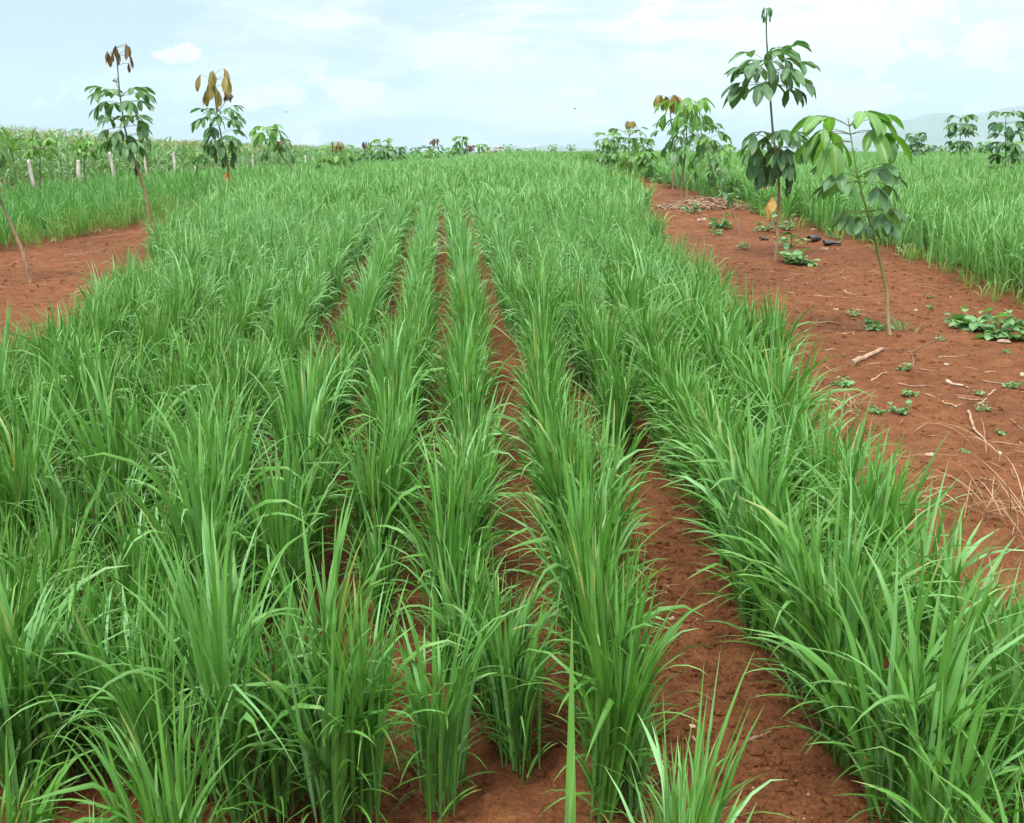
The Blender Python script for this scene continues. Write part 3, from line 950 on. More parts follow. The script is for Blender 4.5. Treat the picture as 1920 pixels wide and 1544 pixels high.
def leaf(g, p, az, elev, Lp, Ll, rr, S=7, droop=(0.7, 1.4), wide=0.36, nl=3, rag=0.0, pit_r=0.003, start_droop=0.0):
    """a compound leaf: petiole and three leaflets"""
    hd = np.array([math.cos(az), math.sin(az), 0])
    el = elev
    pts = [np.asarray(p, float)]
    for i in range(4):
        pts.append(pts[-1] + Lp / 4 * (math.cos(el) * hd + math.sin(el) * np.array([0, 0, 1])))
        el -= 0.09
    v, q, a = tube(pts, pit_r * np.array([1.5, 1.1, 1, 1, 1]), 4)
    g.add(v, q, a, 1)
    e = pts[-1]
    angs = {3: (-0.95, 0.0, 0.95), 2: (-1.0, 1.0), 1: (0.0,)}[nl]
    for an in angs:
        a2 = az + an + rr.normal(0, 0.14)
        e2 = el - rr.uniform(0.15, 0.55) - start_droop
        L = Ll * rr.uniform(0.78, 1.1) * (1.05 if an == 0 else 0.95)
        leaflet(g, e, (math.cos(a2) * math.cos(e2), math.sin(a2) * math.cos(e2), math.sin(e2)), L, L * wide * rr.uniform(0.88, 1.12), rr.uniform(*droop), 0, rr.uniform(0.05, 0.95), S, rag, rr)


def sapling(label, y, trunk, whorls, r0=0.02, r1=0.005, bark=None, cat='rubber sapling', group=None, seed=1, wobble=0.0):
    """trunk: photo pixels taken at depth y, foot first. whorls: dicts"""
    rr = np.random.default_rng(seed)
    P = np.array([at_depth(X, Y, y) for X, Y in trunk])
    base = P[0].copy()
    base[2] = gz1(base[0], base[1]) - 0.02
    if P[0][2] > base[2] + 0.03:           # foot hidden behind the crop: carry the trunk down to the ground
        P = np.vstack([base, P])
    else:
        P[0] = base
    P[:, 1] += wobble * np.sin(np.linspace(0, 5, len(P)))
    sp = spline(P, max(14, len(P) * 4))
    root = link('rubber_sapling', None, loc=tuple(base))
    tag(root, label, cat, group)
    loc = sp - base
    n = len(loc)
    rads = np.interp(np.linspace(0, 1, n), [0, 0.04, 0.5, 1], [r0 * 1.25, r0, (r0 + r1) * 0.5, r1]) * (1 + 0.05 * np.sin(np.arange(n) * 1.9))
    v, q, a = tube(loc, rads, 8)
    link('trunk', new_mesh('trunk', v, q, bark or M_trunk, a), root)
    ppm = F / (y * 1.0)                     # pixels per metre at that depth
    for w in whorls:
        g = Geo()
        Y0, Y1 = w['Y']
        zt, zb = at_depth(0, Y0, y).z - base[2], at_depth(0, Y1, y).z - base[2]
        for k in range(w['n']):
            f = (k + rr.uniform(-0.3, 0.3)) / max(w['n'] - 1, 1)
            f = min(max(f, 0), 1) ** w.get('pack', 1.0)
            z = zt + (zb - zt) * f
            i = int(np.argmin(np.abs(loc[:, 2] - z)))
            j = min(i + 1, n - 1)
            p = loc[i].copy()
            if 'X' in w:                    # a side shoot off the trunk
                q_ = at_depth(w['X'], Y0, y)
                p = np.array([q_[0], q_[1], q_[2]]) - base
                p[2] = z
            az = w.get('az0', rr.uniform(0, 6.28)) if w['n'] == 1 else k * 2.399 + rr.normal(0, 0.25) + w.get('ph', 0)
            e0, e1 = w.get('el', (0.6, 0.0))
            el = e0 + (e1 - e0) * f + rr.normal(0, 0.08)
            lp = w['lp'] / ppm * rr.uniform(0.75, 1.12) * (0.72 + 0.28 * math.sin(math.pi * (0.25 + 0.6 * f)))
            leaf(g, p, az, el, lp, w['ll'] / ppm * rr.uniform(0.85, 1.12), rr, S=w.get('S', 7), droop=w.get('droop', (0.6, 1.2)), wide=w.get('wide', 0.36), nl=w.get('nl', 3),
                 rag=w.get('rag', 0.0), pit_r=w.get('pr', 0.0035), start_droop=w.get('sd', 0.0))
        if 'X' in w:
            j = int(np.argmin(np.abs(loc[:, 2] - (at_depth(0, w['from'], y).z - base[2]))))
            v, q, a = tube([loc[j], (loc[j] + p) / 2 + [0.01, 0, -0.02], p], [r1, r1 * 0.8, r1 * 0.6], 5)
            g.add(v, q, a, 1)
        o = link(w.get('name', 'leaf_whorl'), g.mesh('leaf_whorl', [w['m'], M_petiole]), root)
        if 'label' in w:
            o['label'] = w['label']
    return root


D, Lt, Fl, Bz, Sc, Tn = M_leaf_dark, M_leaf_light, M_leaf_flush, M_leaf_bronze, M_leaf_scorch, M_leaf_tan
sapling('tallest rubber sapling on the right strip with two dark leaf tiers and a bare spike', 12.3,
        [(1453, 492), (1458, 440), (1461, 385), (1459, 320), (1450, 255), (1444, 180), (1439, 100), (1437, 60), (1438, 18)],
        [dict(Y=(17, 26), n=9, lp=9, ll=17, m=D, el=(0.5, 0.2), droop=(0.8, 1.2), wide=0.22, sd=0.9, name='young_leaves', label='tiny drooping young leaves at the tip', pr=0.0025, S=5),
         dict(Y=(122, 168), n=19, lp=56, ll=43, m=D, el=(0.62, 0.0), droop=(0.3, 0.8), rag=0.16, pack=1.0, wide=0.44),
         dict(Y=(108, 140), n=8, lp=26, ll=44, m=D, el=(0.55, 0.1), droop=(0.6, 1.1), rag=0.12, ph=1.1, wide=0.42),
         dict(Y=(256, 290), n=20, lp=44, ll=42, m=D, el=(0.6, -0.15), droop=(0.4, 0.8), rag=0.08, sd=0.15, wide=0.38),
         dict(Y=(285, 318), n=9, lp=30, ll=38, m=Sc, el=(0.1, -0.3), droop=(0.6, 1.0), rag=0.15, sd=0.5, label='scorched lower leaves with brown tips'),
         dict(Y=(362, 364), n=1, az0=-2.5, lp=28, ll=42, m=Tn, el=(-0.1, -0.1), droop=(0.5, 0.9), nl=2, sd=0.7, wide=0.5, name='dry_leaf', label='dry tan leaf hanging low')],
        r0=0.021, r1=0.006, seed=11)
sapling('nearest sapling on the right strip, large light green top leaves on a leaning green stem', 7.75,
        [(1668, 640), (1664, 590), (1662, 548), (1652, 500), (1640, 450), (1630, 410), (1618, 370), (1608, 330), (1600, 285), (1590, 222)],
        [dict(Y=(232, 262), n=13, lp=62, ll=68, m=Lt, el=(0.6, 0.1), rag=0.05, droop=(0.5, 1.0), wide=0.36, pr=0.0025),
         dict(Y=(326, 346), n=11, lp=60, ll=50, rag=0.05, m=D, el=(0.45, 0.05), droop=(0.2, 0.6), wide=0.40, pr=0.0025),
         dict(Y=(394, 408), n=9, lp=50, ll=44, rag=0.05, m=D, el=(0.2, 0.0), droop=(0.15, 0.5), wide=0.44, pr=0.0025),
         dict(Y=(424, 427), n=1, az0=-2.0, lp=14, ll=48, m=D, el=(0.2, 0.2), droop=(0.4, 0.6), wide=0.46, pr=0.0025, name='low_leaf')],
        r0=0.015, r1=0.004, bark=M_trunk_g, seed=23)
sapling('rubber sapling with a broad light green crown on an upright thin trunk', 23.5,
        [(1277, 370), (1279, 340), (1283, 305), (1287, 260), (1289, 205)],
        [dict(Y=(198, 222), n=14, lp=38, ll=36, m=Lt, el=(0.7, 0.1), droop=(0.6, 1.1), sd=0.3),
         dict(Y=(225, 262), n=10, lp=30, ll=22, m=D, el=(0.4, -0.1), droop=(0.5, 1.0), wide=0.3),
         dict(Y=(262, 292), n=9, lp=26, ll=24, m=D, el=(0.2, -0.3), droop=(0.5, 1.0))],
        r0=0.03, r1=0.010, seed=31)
sapling('sapling topped by drooping bronze young leaves behind the light green crown', 26,
        [(1262, 350), (1262, 300), (1260, 250), (1256, 205), (1252, 184)],
        [dict(Y=(180, 190), n=11, lp=17, ll=21, m=Bz, el=(0.5, 0.1), droop=(0.5, 0.9), sd=0.7, wide=0.42, name='young_leaves', label='drooping bronze young leaves'),
         dict(Y=(232, 275), n=10, lp=24, ll=20, m=D, el=(0.5, -0.2), droop=(0.5, 1.0))],
        r0=0.028, r1=0.009, seed=33)
sapling('leaning sapling with yellow-green stem foot and dense dark crown', 21.5,
        [(1349, 375), (1343, 350), (1338, 330), (1328, 290), (1314, 245)],
        [dict(Y=(240, 268), n=12, lp=30, ll=27, m=D, el=(0.7, 0.0), droop=(0.5, 1.0), wide=0.32),
         dict(Y=(262, 300), n=11, lp=34, ll=28, m=Lt, el=(0.4, -0.2), droop=(0.5, 1.0)),
         dict(Y=(285, 315), n=8, lp=24, ll=24, m=D, el=(0.1, -0.3), droop=(0.5, 1.0))],
        r0=0.03, r1=0.010, bark=M_trunk_g, seed=37)
sapling('slender leaning sapling with a few small dull leaves beside the brush heap', 15.6,
        [(1385, 438), (1380, 415), (1370, 388), (1360, 362), (1350, 335), (1345, 318)],
        [dict(Y=(316, 334), n=8, lp=18, ll=20, m=D, el=(0.7, 0.0), droop=(0.5, 1.0), wide=0.3),
         dict(Y=(352, 368), n=4, lp=16, ll=22, m=D, el=(0.4, -0.1), droop=(0.3, 0.9), wide=0.3)],
        r0=0.017, r1=0.007, seed=41)
sapling('sapling behind the tallest one with light green leaves low over the field', 27,
        [(1400, 340), (1398, 310), (1394, 285)],
        [dict(Y=(262, 290), n=11, lp=26, ll=26, m=Lt, el=(0.6, -0.1), droop=(0.5, 1.0))], r0=0.02, r1=0.008, seed=43)
# broken, bent bare stem
P = np.array([at_depth(X, Y, 22.5) for X, Y in [(1287, 384), (1288, 360), (1289, 345), (1300, 325), (1313, 303)]])
base = P[0].copy()
base[2] = gz1(base[0], base[1])
P[0] = base
v, q, a = tube(spline(P - base, 12), np.linspace(0.018, 0.012, 12), 7)
o = link('bent_stem', new_mesh('bent_stem', v, q, M_trunk_g, a), loc=tuple(base))
tag(o, 'leafless broken yellow-green stem bent to the right beside the brush heap', 'bare stem')

sapling('left sapling in the bare strip with three dark leaf tiers and purple top flush', 16.0,
        [(281, 432), (279, 400), (271, 360), (260, 322), (248, 288), (238, 258), (230, 215), (223, 160), (218, 90)],
        [dict(Y=(88, 116), n=12, lp=27, ll=23, m=Fl, el=(0.45, 0.3), droop=(0.1, 0.25), sd=1.1, wide=0.34, nl=2, pr=0.003, name='young_leaves', label='hanging purple young leaves'),
         dict(Y=(176, 196), n=15, lp=40, ll=31, m=D, el=(0.6, 0.1), droop=(0.4, 0.9), wide=0.40),
         dict(Y=(224, 238), n=12, lp=34, ll=28, m=D, el=(0.5, 0.1), droop=(0.4, 0.9), wide=0.40, ph=1.0),
         dict(Y=(256, 270), n=12, lp=30, ll=28, m=D, el=(0.4, 0.0), droop=(0.5, 1.0), wide=0.40, sd=0.1),
         dict(Y=(149, 151), X=214, **{'from': 166}, n=4, lp=4, ll=6, m=Fl, el=(0.6, 0.2), S=4, name='side_shoot'),
         dict(Y=(300, 304), n=2, lp=8, ll=22, m=D, el=(-0.4, -0.6), droop=(0.4, 0.8), wide=0.4, sd=0.5, name='hanging_leaf')],
        r0=0.026, r1=0.008, seed=51)
sapling('left sapling with bronze top leaves, standing right of the purple-topped one', 21.0,
        [(429, 350), (428, 320), (423, 292), (416, 262), (409, 225), (404, 190), (401, 140)],
        [dict(Y=(136, 176), n=11, lp=27, ll=32, m=Bz, el=(0.5, 0.3), droop=(0.1, 0.3), sd=1.0, wide=0.36, nl=2, name='young_leaves', label='long drooping bronze young leaves'),
         dict(Y=(216, 232), n=16, lp=36, ll=26, m=D, el=(0.6, 0.1), droop=(0.4, 0.9), wide=0.36),
         dict(Y=(254, 268), n=13, lp=27, ll=25, m=D, el=(0.4, 0.0), droop=(0.4, 0.9), wide=0.40),
         dict(Y=(270, 290), n=7, lp=20, ll=22, m=Sc, el=(0.1, -0.3), droop=(0.6, 1.1), sd=0.4, label='scorched lower leaves'),
         dict(Y=(180, 182), X=427, **{'from': 208}, n=6, lp=6, ll=10, m=Fl, el=(0.6, 0.2), S=4, sd=0.8, name='side_shoot'),
         dict(Y=(322, 324), n=1, az0=-1.5, lp=4, ll=20, m=Tn, el=(-0.4, -0.4), droop=(0.4, 0.6), nl=2, sd=0.8, wide=0.5, name='dry_leaf', label='dry tan leaf')],
        r0=0.028, r1=0.009, seed=57)
sapling('short sapling with bright light green top at the right of the two tall left ones', 25,
        [(562, 350), (553, 325), (530, 295), (512, 268), (499, 246)],
        [dict(Y=(241, 258), n=12, lp=22, ll=27, m=Lt, el=(0.6, 0.0), droop=(0.6, 1.1)),
         dict(Y=(262, 285), n=11, lp=24, ll=18, m=D, el=(0.4, -0.2), droop=(0.5, 1.0)),
         dict(Y=(266, 268), X=530, **{'from': 285}, n=5, lp=9, ll=12, m=Bz, el=(0.5, 0.0), name='side_shoot', S=5)], r0=0.025, r1=0.009, seed=59)
sapling('bowed sapling leaning out of the picture at the left edge', 10.6,
        [(57, 528), (45, 480), (25, 432), (3, 380), (-14, 335), (-26, 290), (-34, 250)],
        [dict(Y=(248, 275), n=10, lp=34, ll=34, m=Lt, el=(0.5, -0.1), droop=(0.5, 1.0)),
         dict(Y=(285, 310), n=8, lp=30, ll=32, m=D, el=(0.3, -0.3), droop=(0.5, 1.0), sd=0.3)], r0=0.020, r1=0.008, seed=61)

FARS = [  # label, X, Ytop, depth, crown half width px, leaf px, materials top->down, flush material, seed
    ('pale green umbrella-topped sapling in front of the corn at the far left', 75, 264, 19, 28, 17, (Lt,), None),
    ('pale green umbrella-topped sapling before the corn, second from the left edge', 161, 269, 22, 22, 15, (Lt,), None),
    ('pale green sapling rising from the dark rice between two white posts', 372, 286, 23, 19, 14, (Lt,), None),
    ('wide light green sapling with a small bronze tip near the low blue hill', 630, 283, 33, 38, 18, (Lt, D), Bz),
    ('sapling with hanging purple tip right of the low blue hill', 684, 282, 52, 17, 10, (D,), Fl),
    ('rounded dark green sapling beyond the left field, right of the purple-tipped one', 713, 267, 50, 26, 15, (Lt, D), None),
    ('bushy dark sapling low beyond the left field, left of the ragged shrub', 742, 279, 48, 28, 14, (D, D), None),
    ('tiny dark ragged sapling on the skyline left of the thin purple spike', 780, 276, 70, 11, 8, (D,), None),
    ('dark sapling with a thin purple-tipped spike on the skyline', 813, 276, 60, 20, 11, (D, D), Fl),
    ('umbrella-shaped green sapling rising highest on the middle skyline', 862, 257, 55, 16, 12, (Lt, D), None),
    ('bright green sapling at the foot of the highest middle one', 848, 278, 52, 15, 12, (Lt,), None),
    ('purple-leaved little sapling just right of the highest middle one', 882, 272, 58, 9, 8, (Fl,), None),
    ('small umbrella sapling third right of the highest middle one', 905, 270, 58, 12, 9, (Lt, D), None),
    ('low bronze-green sapling where the left trees meet the rice crest', 928, 277, 60, 15, 9, (Bz, D), None),
    ('bush-like yellowish sapling behind the left field edge', 800, 286, 42, 22, 13, (Lt,), None),
    ('light green sapling left in the clump beside the crest of the plot', 1140, 253, 36, 26, 15, (Lt, D), None),
    ('bronze-topped sapling rising from the clump beside the crest', 1180, 250, 34, 34, 15, (D, Lt), Bz),
    ('darker sapling right in the clump beside the crest', 1205, 262, 35, 22, 14, (Lt, D), None),
    ('low yellow-green sapling at the head of the right bare strip', 1213, 286, 30, 23, 20, (Lt,), None),
    ('small sapling alone over the right field, left of the mountain peak', 1676, 262, 60, 14, 12, (Lt,), None),
    ('two-tiered sapling in the right field below the mountain peak', 1717, 251, 52, 19, 14, (D, D), None),
    ('dense round-headed dark sapling on a bare trunk in the right field', 1803, 220, 35, 27, 17, (D, D), None),
    ('tall two-tiered sapling on a pale trunk at the right edge field', 1886, 216, 28, 36, 20, (D, D, Sc), None),
    ('low light sapling under the dense round-headed one', 1800, 268, 55, 20, 12, (Lt,), None),
    ('small dark sapling left of the dense round-headed one', 1745, 272, 75, 11, 9, (D,), None),
    ('small light sapling between the two tall right field trees', 1848, 266, 65, 14, 10, (Lt, D), None),
    ('light bushy sapling at the foot of the tall two-tiered one', 1905, 268, 50, 18, 13, (Lt,), None),
    ('low sapling seen under the nearest sapling\'s big light leaves', 1562, 264, 50, 20, 14, (D, Lt), None),
    ('thin dark sapling seen between the tallest and the nearest saplings', 1520, 274, 60, 14, 11, (D,), None),
    ('low green sapling just left of the tallest one on the skyline', 1355, 272, 48, 18, 14, (Lt, D), None),
]
for k, (label, X, Yt, y, hw, lf, ms, fl) in enumerate(FARS):
    x = (X - CX) / F * y
    zb = gz1(x, y)
    Yb = HOR + (EYE - zb) / y * F
    tr = [(X + rng.normal(0, 2), Yb), (X + rng.normal(0, 2), (Yb + Yt) / 2), (X, Yt + 3)]
    wh = []
    span = (Yb - Yt) * 0.85
    st = min(hw * 1.15, span / max(len(ms), 1))
    for j, mm in enumerate(ms):
        ya = Yt + 2 + j * st
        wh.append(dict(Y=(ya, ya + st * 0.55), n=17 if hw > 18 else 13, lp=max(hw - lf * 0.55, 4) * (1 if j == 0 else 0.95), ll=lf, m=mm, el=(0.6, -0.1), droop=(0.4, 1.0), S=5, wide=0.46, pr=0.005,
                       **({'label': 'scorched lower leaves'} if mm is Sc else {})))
    if fl is not None:
        up = {631: 10}.get(X, 14)
        Yf = Yt - up
        if fl is Bz and X == 1180:
            Yf = 230
        tr.append((X + 2, Yf))
        wh.append(dict(Y=(Yf, Yf + 3), n=8, lp=lf * 0.55, ll=lf * 0.85, m=fl, el=(0.5, 0.1), droop=(0.4, 0.9), sd=0.7, S=5, name='young_leaves', pr=0.004))
    sapling(label, y, tr, wh, r0=0.012 + 0.0008 * y * 0.5, r1=0.009, seed=100 + k)

# tiny ones along the right horizon
for k in range(26):
    X = rng.uniform(1265, 1915) if k < 20 else rng.uniform(950, 1120)
    y = rng.uniform(75, 125)
    x = (X - CX) / F * y
    zb = gz1(x, y)
    Yb = HOR + (EYE - zb) / y * F
    Yt = HOR - rng.uniform(3, 13)
    hw = rng.uniform(6, 12)
    sapling('tiny rubber sapling dotted along the far skyline of the right-hand rice field' if k < 20 else 'tiny sapling on the skyline over the middle rice crest', y, [(X, Yb), (X, (Yb + Yt) / 2), (X + 1, Yt)],
            [dict(Y=(Yt, Yt + 6), n=9, lp=hw * 0.6, ll=hw * 0.7, m=(Lt, D)[k % 2], el=(0.7, -0.1), S=4, wide=0.42, pr=0.006, name='crown')],
            r0=0.03, r1=0.012, seed=300 + k, group='tiny saplings on the far skyline')


# ------------------------------------------------------------------ weeds, sticks and litter on the strips
def weed(kind, X, Y, size_px, label, n=None, seed=0):
    rr = np.random.default_rng(900 + seed)
    x, y, z = ground_at(X, Y)
    R = size_px / F * y * 1.18
    g = Geo()
    ns = n or int(rr.integers(5, 9))
    for s in range(ns):
        az = s * 2.399 + rr.normal(0, 0.4)
        L = R * rr.uniform(0.45, 1.05)
        up = rr.uniform(0.45, 1.35) if kind != 'round' else 0.9
        pts = [np.zeros(3)]
        e = up
        for i in range(4):
            pts.append(pts[-1] + L / 4 * np.array([math.cos(az) * math.cos(e), math.sin(az) * math.cos(e), math.sin(e)]))
            e -= 0.22
        v, q, a = tube(pts, R * 0.018, 4)
        g.add(v, q, a, 1)
        nlf = 4 if kind == 'leafy' else (5 if kind == 'vine' else 1)
        for j in range(nlf):
            p = pts[min(4, 4 - (j % 4))]
            ll = R * {'leafy': 0.50, 'vine': 0.34, 'round': 0.5}[kind] * rr.uniform(0.7, 1.2)
            a2 = az + (j - (nlf - 1) / 2) * 1.1 + rr.normal(0, 0.3)
            e2 = rr.uniform(-0.1, 0.6)
            leaflet(g, p, (math.cos(a2) * math.cos(e2), math.sin(a2) * math.cos(e2), math.sin(e2)), ll, ll * (0.62 if kind != 'round' else 0.8), rr.uniform(0.3, 0.9), 0, rr.uniform(0, .95),
                    6, 0.0, rr)
    o = link('weed', g.mesh('weed', [M_weed, M_petiole]), loc=(x, y, z - 0.004))
    tag(o, label, 'weed')
    return o


WEEDS = [('leafy', 1828, 618, 50, 'leafy weed forming the highest, leftmost part of the patch by the right field'), ('leafy', 1868, 632, 48, 'leafy weed in the middle of the patch by the right field'),
         ('leafy', 1912, 612, 44, 'leafy weed cut by the right picture edge beside the rice field'), ('leafy', 1795, 610, 26, 'small outlying weed at the left end of the weed patch'),
         ('leafy', 1898, 638, 32, 'low weed at the front of the patch near the picture edge'),
         ('leafy', 1350, 430, 26, 'bright leafy weed left of the slender leaning sapling\'s foot'), ('vine', 1343, 442, 20, 'small-leaved weed under the bright one by the leaning sapling'),
         ('vine', 1440, 436, 32, 'creeping small-leaved weed left of the tallest sapling trunk'), ('vine', 1470, 432, 30, 'creeping weed behind the tallest sapling trunk'),
         ('leafy', 1484, 465, 34, 'bigger-leaved green weed right of the tallest sapling trunk'), ('leafy', 1505, 494, 34, 'broad-leaved weed nearest the camera by the tallest sapling'),
         ('leafy', 1478, 492, 28, 'weed leaning against the rice tips at the tallest sapling\'s foot'), ('vine', 1562, 447, 18, 'little weed growing just right of the black plastic'),
         ('vine', 1395, 470, 20, 'thin weed at the edge of the rice left of the tallest sapling'), ('vine', 1600, 590, 18, 'sparse tiny-leaved weed between two saplings\' feet'),
         ('leafy', 1640, 628, 28, 'light leafy weed at the left foot of the nearest sapling'), ('vine', 1688, 780, 32, 'round-leaved weed in the middle of the strip'),
         ('leafy', 1646, 776, 17, 'small weed at the rice edge left of the round-leaved one'), ('leafy', 1702, 752, 18, 'sprig standing above the round-leaved weed'),
         ('leafy', 1578, 720, 22, 'weed half hidden by the rice tips near the pale log'), ('vine', 1692, 704, 20, 'dark little weed below the nearest sapling'),
         ('leafy', 1876, 815, 14, 'star-shaped sprout on a short stub'), ('vine', 1898, 728, 22, 'weed at the picture edge level with the pale log'),
         ('vine', 1840, 778, 16, 'tiny weed beside the long pale stick'), ('leafy', 1745, 580, 9, 'tiny sprout alone in bare soil near the right field'),
         ('leafy', 1760, 640, 10, 'tiny sprout left of the weed patch'), ('leafy', 1887, 657, 10, 'tiny sprout below the weed patch'),
         ('leafy', 1809, 853, 12, 'tiny blue-green sprout near the right picture edge'), ('vine', 1836, 745, 18, 'spindly weed among the dry sticks'),
         ('leafy', 1740, 562, 10, 'tiny sprout nearest the right field edge'), ('vine', 1300, 402, 24, 'weed at the front of the brush heap'), ('vine', 1365, 388, 26, 'weed at the right end of the brush heap'),
         ('vine', 1262, 352, 26, 'low weed carpeting the head of the right strip'), ('vine', 1240, 345, 22, 'low weed against the rice at the head of the strip'),
         ('vine', 1420, 402, 16, 'little weed below the hanging tan leaf'),
         ('round', 640, 1478, 30, 'three-leaved round weed at the bottom left furrow', 4), ('round', 1297, 1325, 12, 'tiny two-leaved sprout in the wide furrow', 3)]
for k, w in enumerate(WEEDS):
    weed(w[0], w[1], w[2], w[3], w[4], w[5] if len(w) > 5 else None, k)

# dull grass tuft and hoed-up roots at the nearest sapling's foot
def tuft(X, Y, n, L, label, m, name, flat=0.9, w=0.006, seed=0, spread=0.05):
    rr = np.random.default_rng(seed)
    x, y, z = ground_at(X, Y)
    p = np.column_stack([rr.normal(0, spread, n), rr.normal(0, spread, n), np.zeros(n)])
    v, q, a = blades(rr, p, rr.uniform(0, 6.28, n), rr.uniform(0.3, flat, n), rr.uniform(0.6, 1.1, n) * L, rr.uniform(0.5, 1.3, n), np.full(n, w), 6, 2, rr.uniform(0, 0.9, n))
    o = link(name, new_mesh(name, v, q, m, a), loc=(x, y, z - 0.005))
    return tag(o, label, 'grass tuft' if name == 'grass_tuft' else 'straw')


tuft(1682, 622, 46, 0.20, 'fine grey-green grass tuft round the foot of the nearest sapling', M_weed, 'grass_tuft', seed=1, spread=0.07)
tuft(1588, 765, 34, 0.26, 'tuft of curled brown dry grass at the rice edge', M_straw, 'dry_grass_tuft', seed=2, flat=1.3)
tuft(1900, 985, 60, 0.42, 'pale straw lying in a spray at the right picture edge', M_straw, 'dry_grass_tuft', seed=3, flat=1.45, w=0.005, spread=0.12)
tuft(1845, 860, 16, 0.5, 'thin curling runners of dry grass right of the strip', M_straw, 'dry_grass_tuft', seed=4, flat=1.5, w=0.004)


def stick(x0, y0, x1, y1, r_px, label, m=None, cat='stick', name='dry_stick', lift=0.0, seed=0, bendy=0.03):
    rr = np.random.default_rng(500 + seed)
    A = np.array(ground_at(x0, y0))
    B = np.array(ground_at(x1, y1))
    r = max(r_px / F * A[1], 0.003)
    if lift:
        B = np.array(at_depth(x1, y1, A[1]))
    L = np.linalg.norm(B - A)
    n = 9
    P = A + (B - A) * np.linspace(0, 1, n)[:, None]
    side = np.cross(norm(B - A), [0, 0, 1.0])
    P += side * (rr.normal(0, bendy * L) * np.sin(np.linspace(0, math.pi, n)))[:, None]
    P += rr.normal(0, bendy * 0.12 * L, P.shape) * [1, 1, 0.4]
    if not lift:
        P[:, 2] = gz(P[:, 0], P[:, 1]) + r * 0.6
    v, q, a = tube(P - A, r * np.linspace(1.0, 0.55, n) * (1 + rr.normal(0, 0.12, n)), 6)
    g = Geo()
    g.add(v, q, a)
    for e, idx in ((0, slice(0, 6)), (1, slice(-6, None))):
        cap = np.vstack([v[idx], v[idx].mean(0)])
        g.add(cap, np.array([[i, (i + 1) % 6, 6] for i in range(6)]))
    if L > 0.16 and rr.random() < 0.5:          # a snapped side twig
        j = int(rr.integers(3, 6))
        d = norm(side + rr.normal(0, 0.5, 3)) * L * 0.22
        v, q, a = tube([P[j] - A, P[j] - A + d * 0.5, P[j] - A + d + [0, 0, 0.01]], [r * 0.5, r * 0.4, r * 0.2], 5)
        g.add(v, q, a)
    o = link(name, g.mesh(name, [m or M_stick]), loc=tuple(A))
    return tag(o, label, cat)


STICKS = [((1815, 781, 1847, 830, 3.2), 'longest pale stick, slanting down in the right strip', M_pale), ((1770, 767, 1794, 776, 2.0), 'short pale stick up left of the long slanting one', M_pale),
          ((1795, 755, 1842, 756, 2.6), 'straight tan stick lying level above the long slanting one', M_stick), ((1833, 763, 1850, 752, 2.4), 'stubby stick end crossing the level tan stick', M_pale),
          ((1852, 746, 1866, 733, 2.6), 'forked pale twig end near the right picture edge', M_pale),
          ((1684, 724, 1752, 730, 2.4), 'long split dry stalk below the nearest sapling', M_stick), ((1774, 719, 1815, 731, 3.2), 'thick bleached wood splinter right of the split stalk', M_chip),
          ((1632, 719, 1662, 706, 2.2), 'dry curled bark strip near the rice edge', M_pale), ((1583, 550, 1606, 557, 1.8), 'small stick in bare soil above the leftmost weeds', M_pale),
          ((1694, 491, 1714, 496, 1.6), 'small brown stick behind the nearest sapling stem', M_stick), ((1729, 517, 1750, 522, 1.4), 'thin stick lying toward the right field', M_stick),
          ((1722, 538, 1762, 545, 1.4), 'thin longer twig lying toward the right field', M_stick), ((1846, 702, 1868, 699, 2.0), 'tan twig right of the bleached splinter', M_pale),
          ((1842, 717, 1884, 722, 2.4), 'brown stick at the picture edge above the forked twig', M_stick), ((1893, 795, 1916, 810, 2.0), 'dark twig slanting out at the picture edge', M_stick),
          ((1735, 823, 1765, 822, 1.8), 'half-buried brown stick in the lower strip', M_stick), ((1896, 886, 1904, 900, 2.0), 'short twig pointing down by the right picture edge', M_stick),
          ((1598, 684, 1654, 660, 6.5), 'pale bleached log lying from the nearest sapling toward the rice', M_pale), ((1540, 603, 1575, 607, 2.0), 'dry stalk half under the rice tips', M_stick),
          ((1725, 702, 1756, 703, 1.8), 'dry stalk right of the dark little weed', M_stick), ((1700, 662, 1760, 640, 1.2), 'thin dark root trailing from the hoed soil', M_stick),
          ((1712, 690, 1704, 655, 1.4), 'fine branched twig beside the nearest sapling', M_stick), ((1760, 668, 1820, 668, 1.2), 'thin tan straw lying level below the weed patch', M_pale),
          ((1398, 1392, 1446, 1374, 5), 'dark stick half under rice in the wide furrow', M_stick), ((1298, 1386, 1320, 1408, 4), 'short brown twig low in the wide furrow', M_stick),
          ((1226, 1166, 1247, 1164, 3.5), 'grey stick end poking from rice into the furrow', M_stick), ((1232, 1113, 1290, 1106, 1.8), 'thin root across the upper furrow', M_stick),
          ((640, 1408, 700, 1396, 5), 'reddish half-buried root left of the wide rice clumps', M_stick), ((1290, 362, 1330, 356, 1.0), 'twig at the back of the brush heap', M_stick),
          ((455, 424, 478, 420, 0.8), 'pale stalk at the rice edge', M_pale), ((120, 478, 190, 470, 0.9), 'pale straw line in the left bare strip', M_pale),
          ((170, 448, 262, 440, 0.9), 'long pale stalk across the left bare strip', M_pale), ((30, 505, 44, 503, 1.0), 'tiny pale stalk in the left bare strip', M_pale)]
STICKS = [s for s in STICKS if s[1] != 'pale stalk at the rice edge']
for k, (c, label, m_) in enumerate(STICKS):
    log = 'log' in label
    stick(*c, label, m_, cat='log' if log else 'stick', name='log' if log else 'dry_stick', seed=k, bendy=0.02 if log else 0.05)
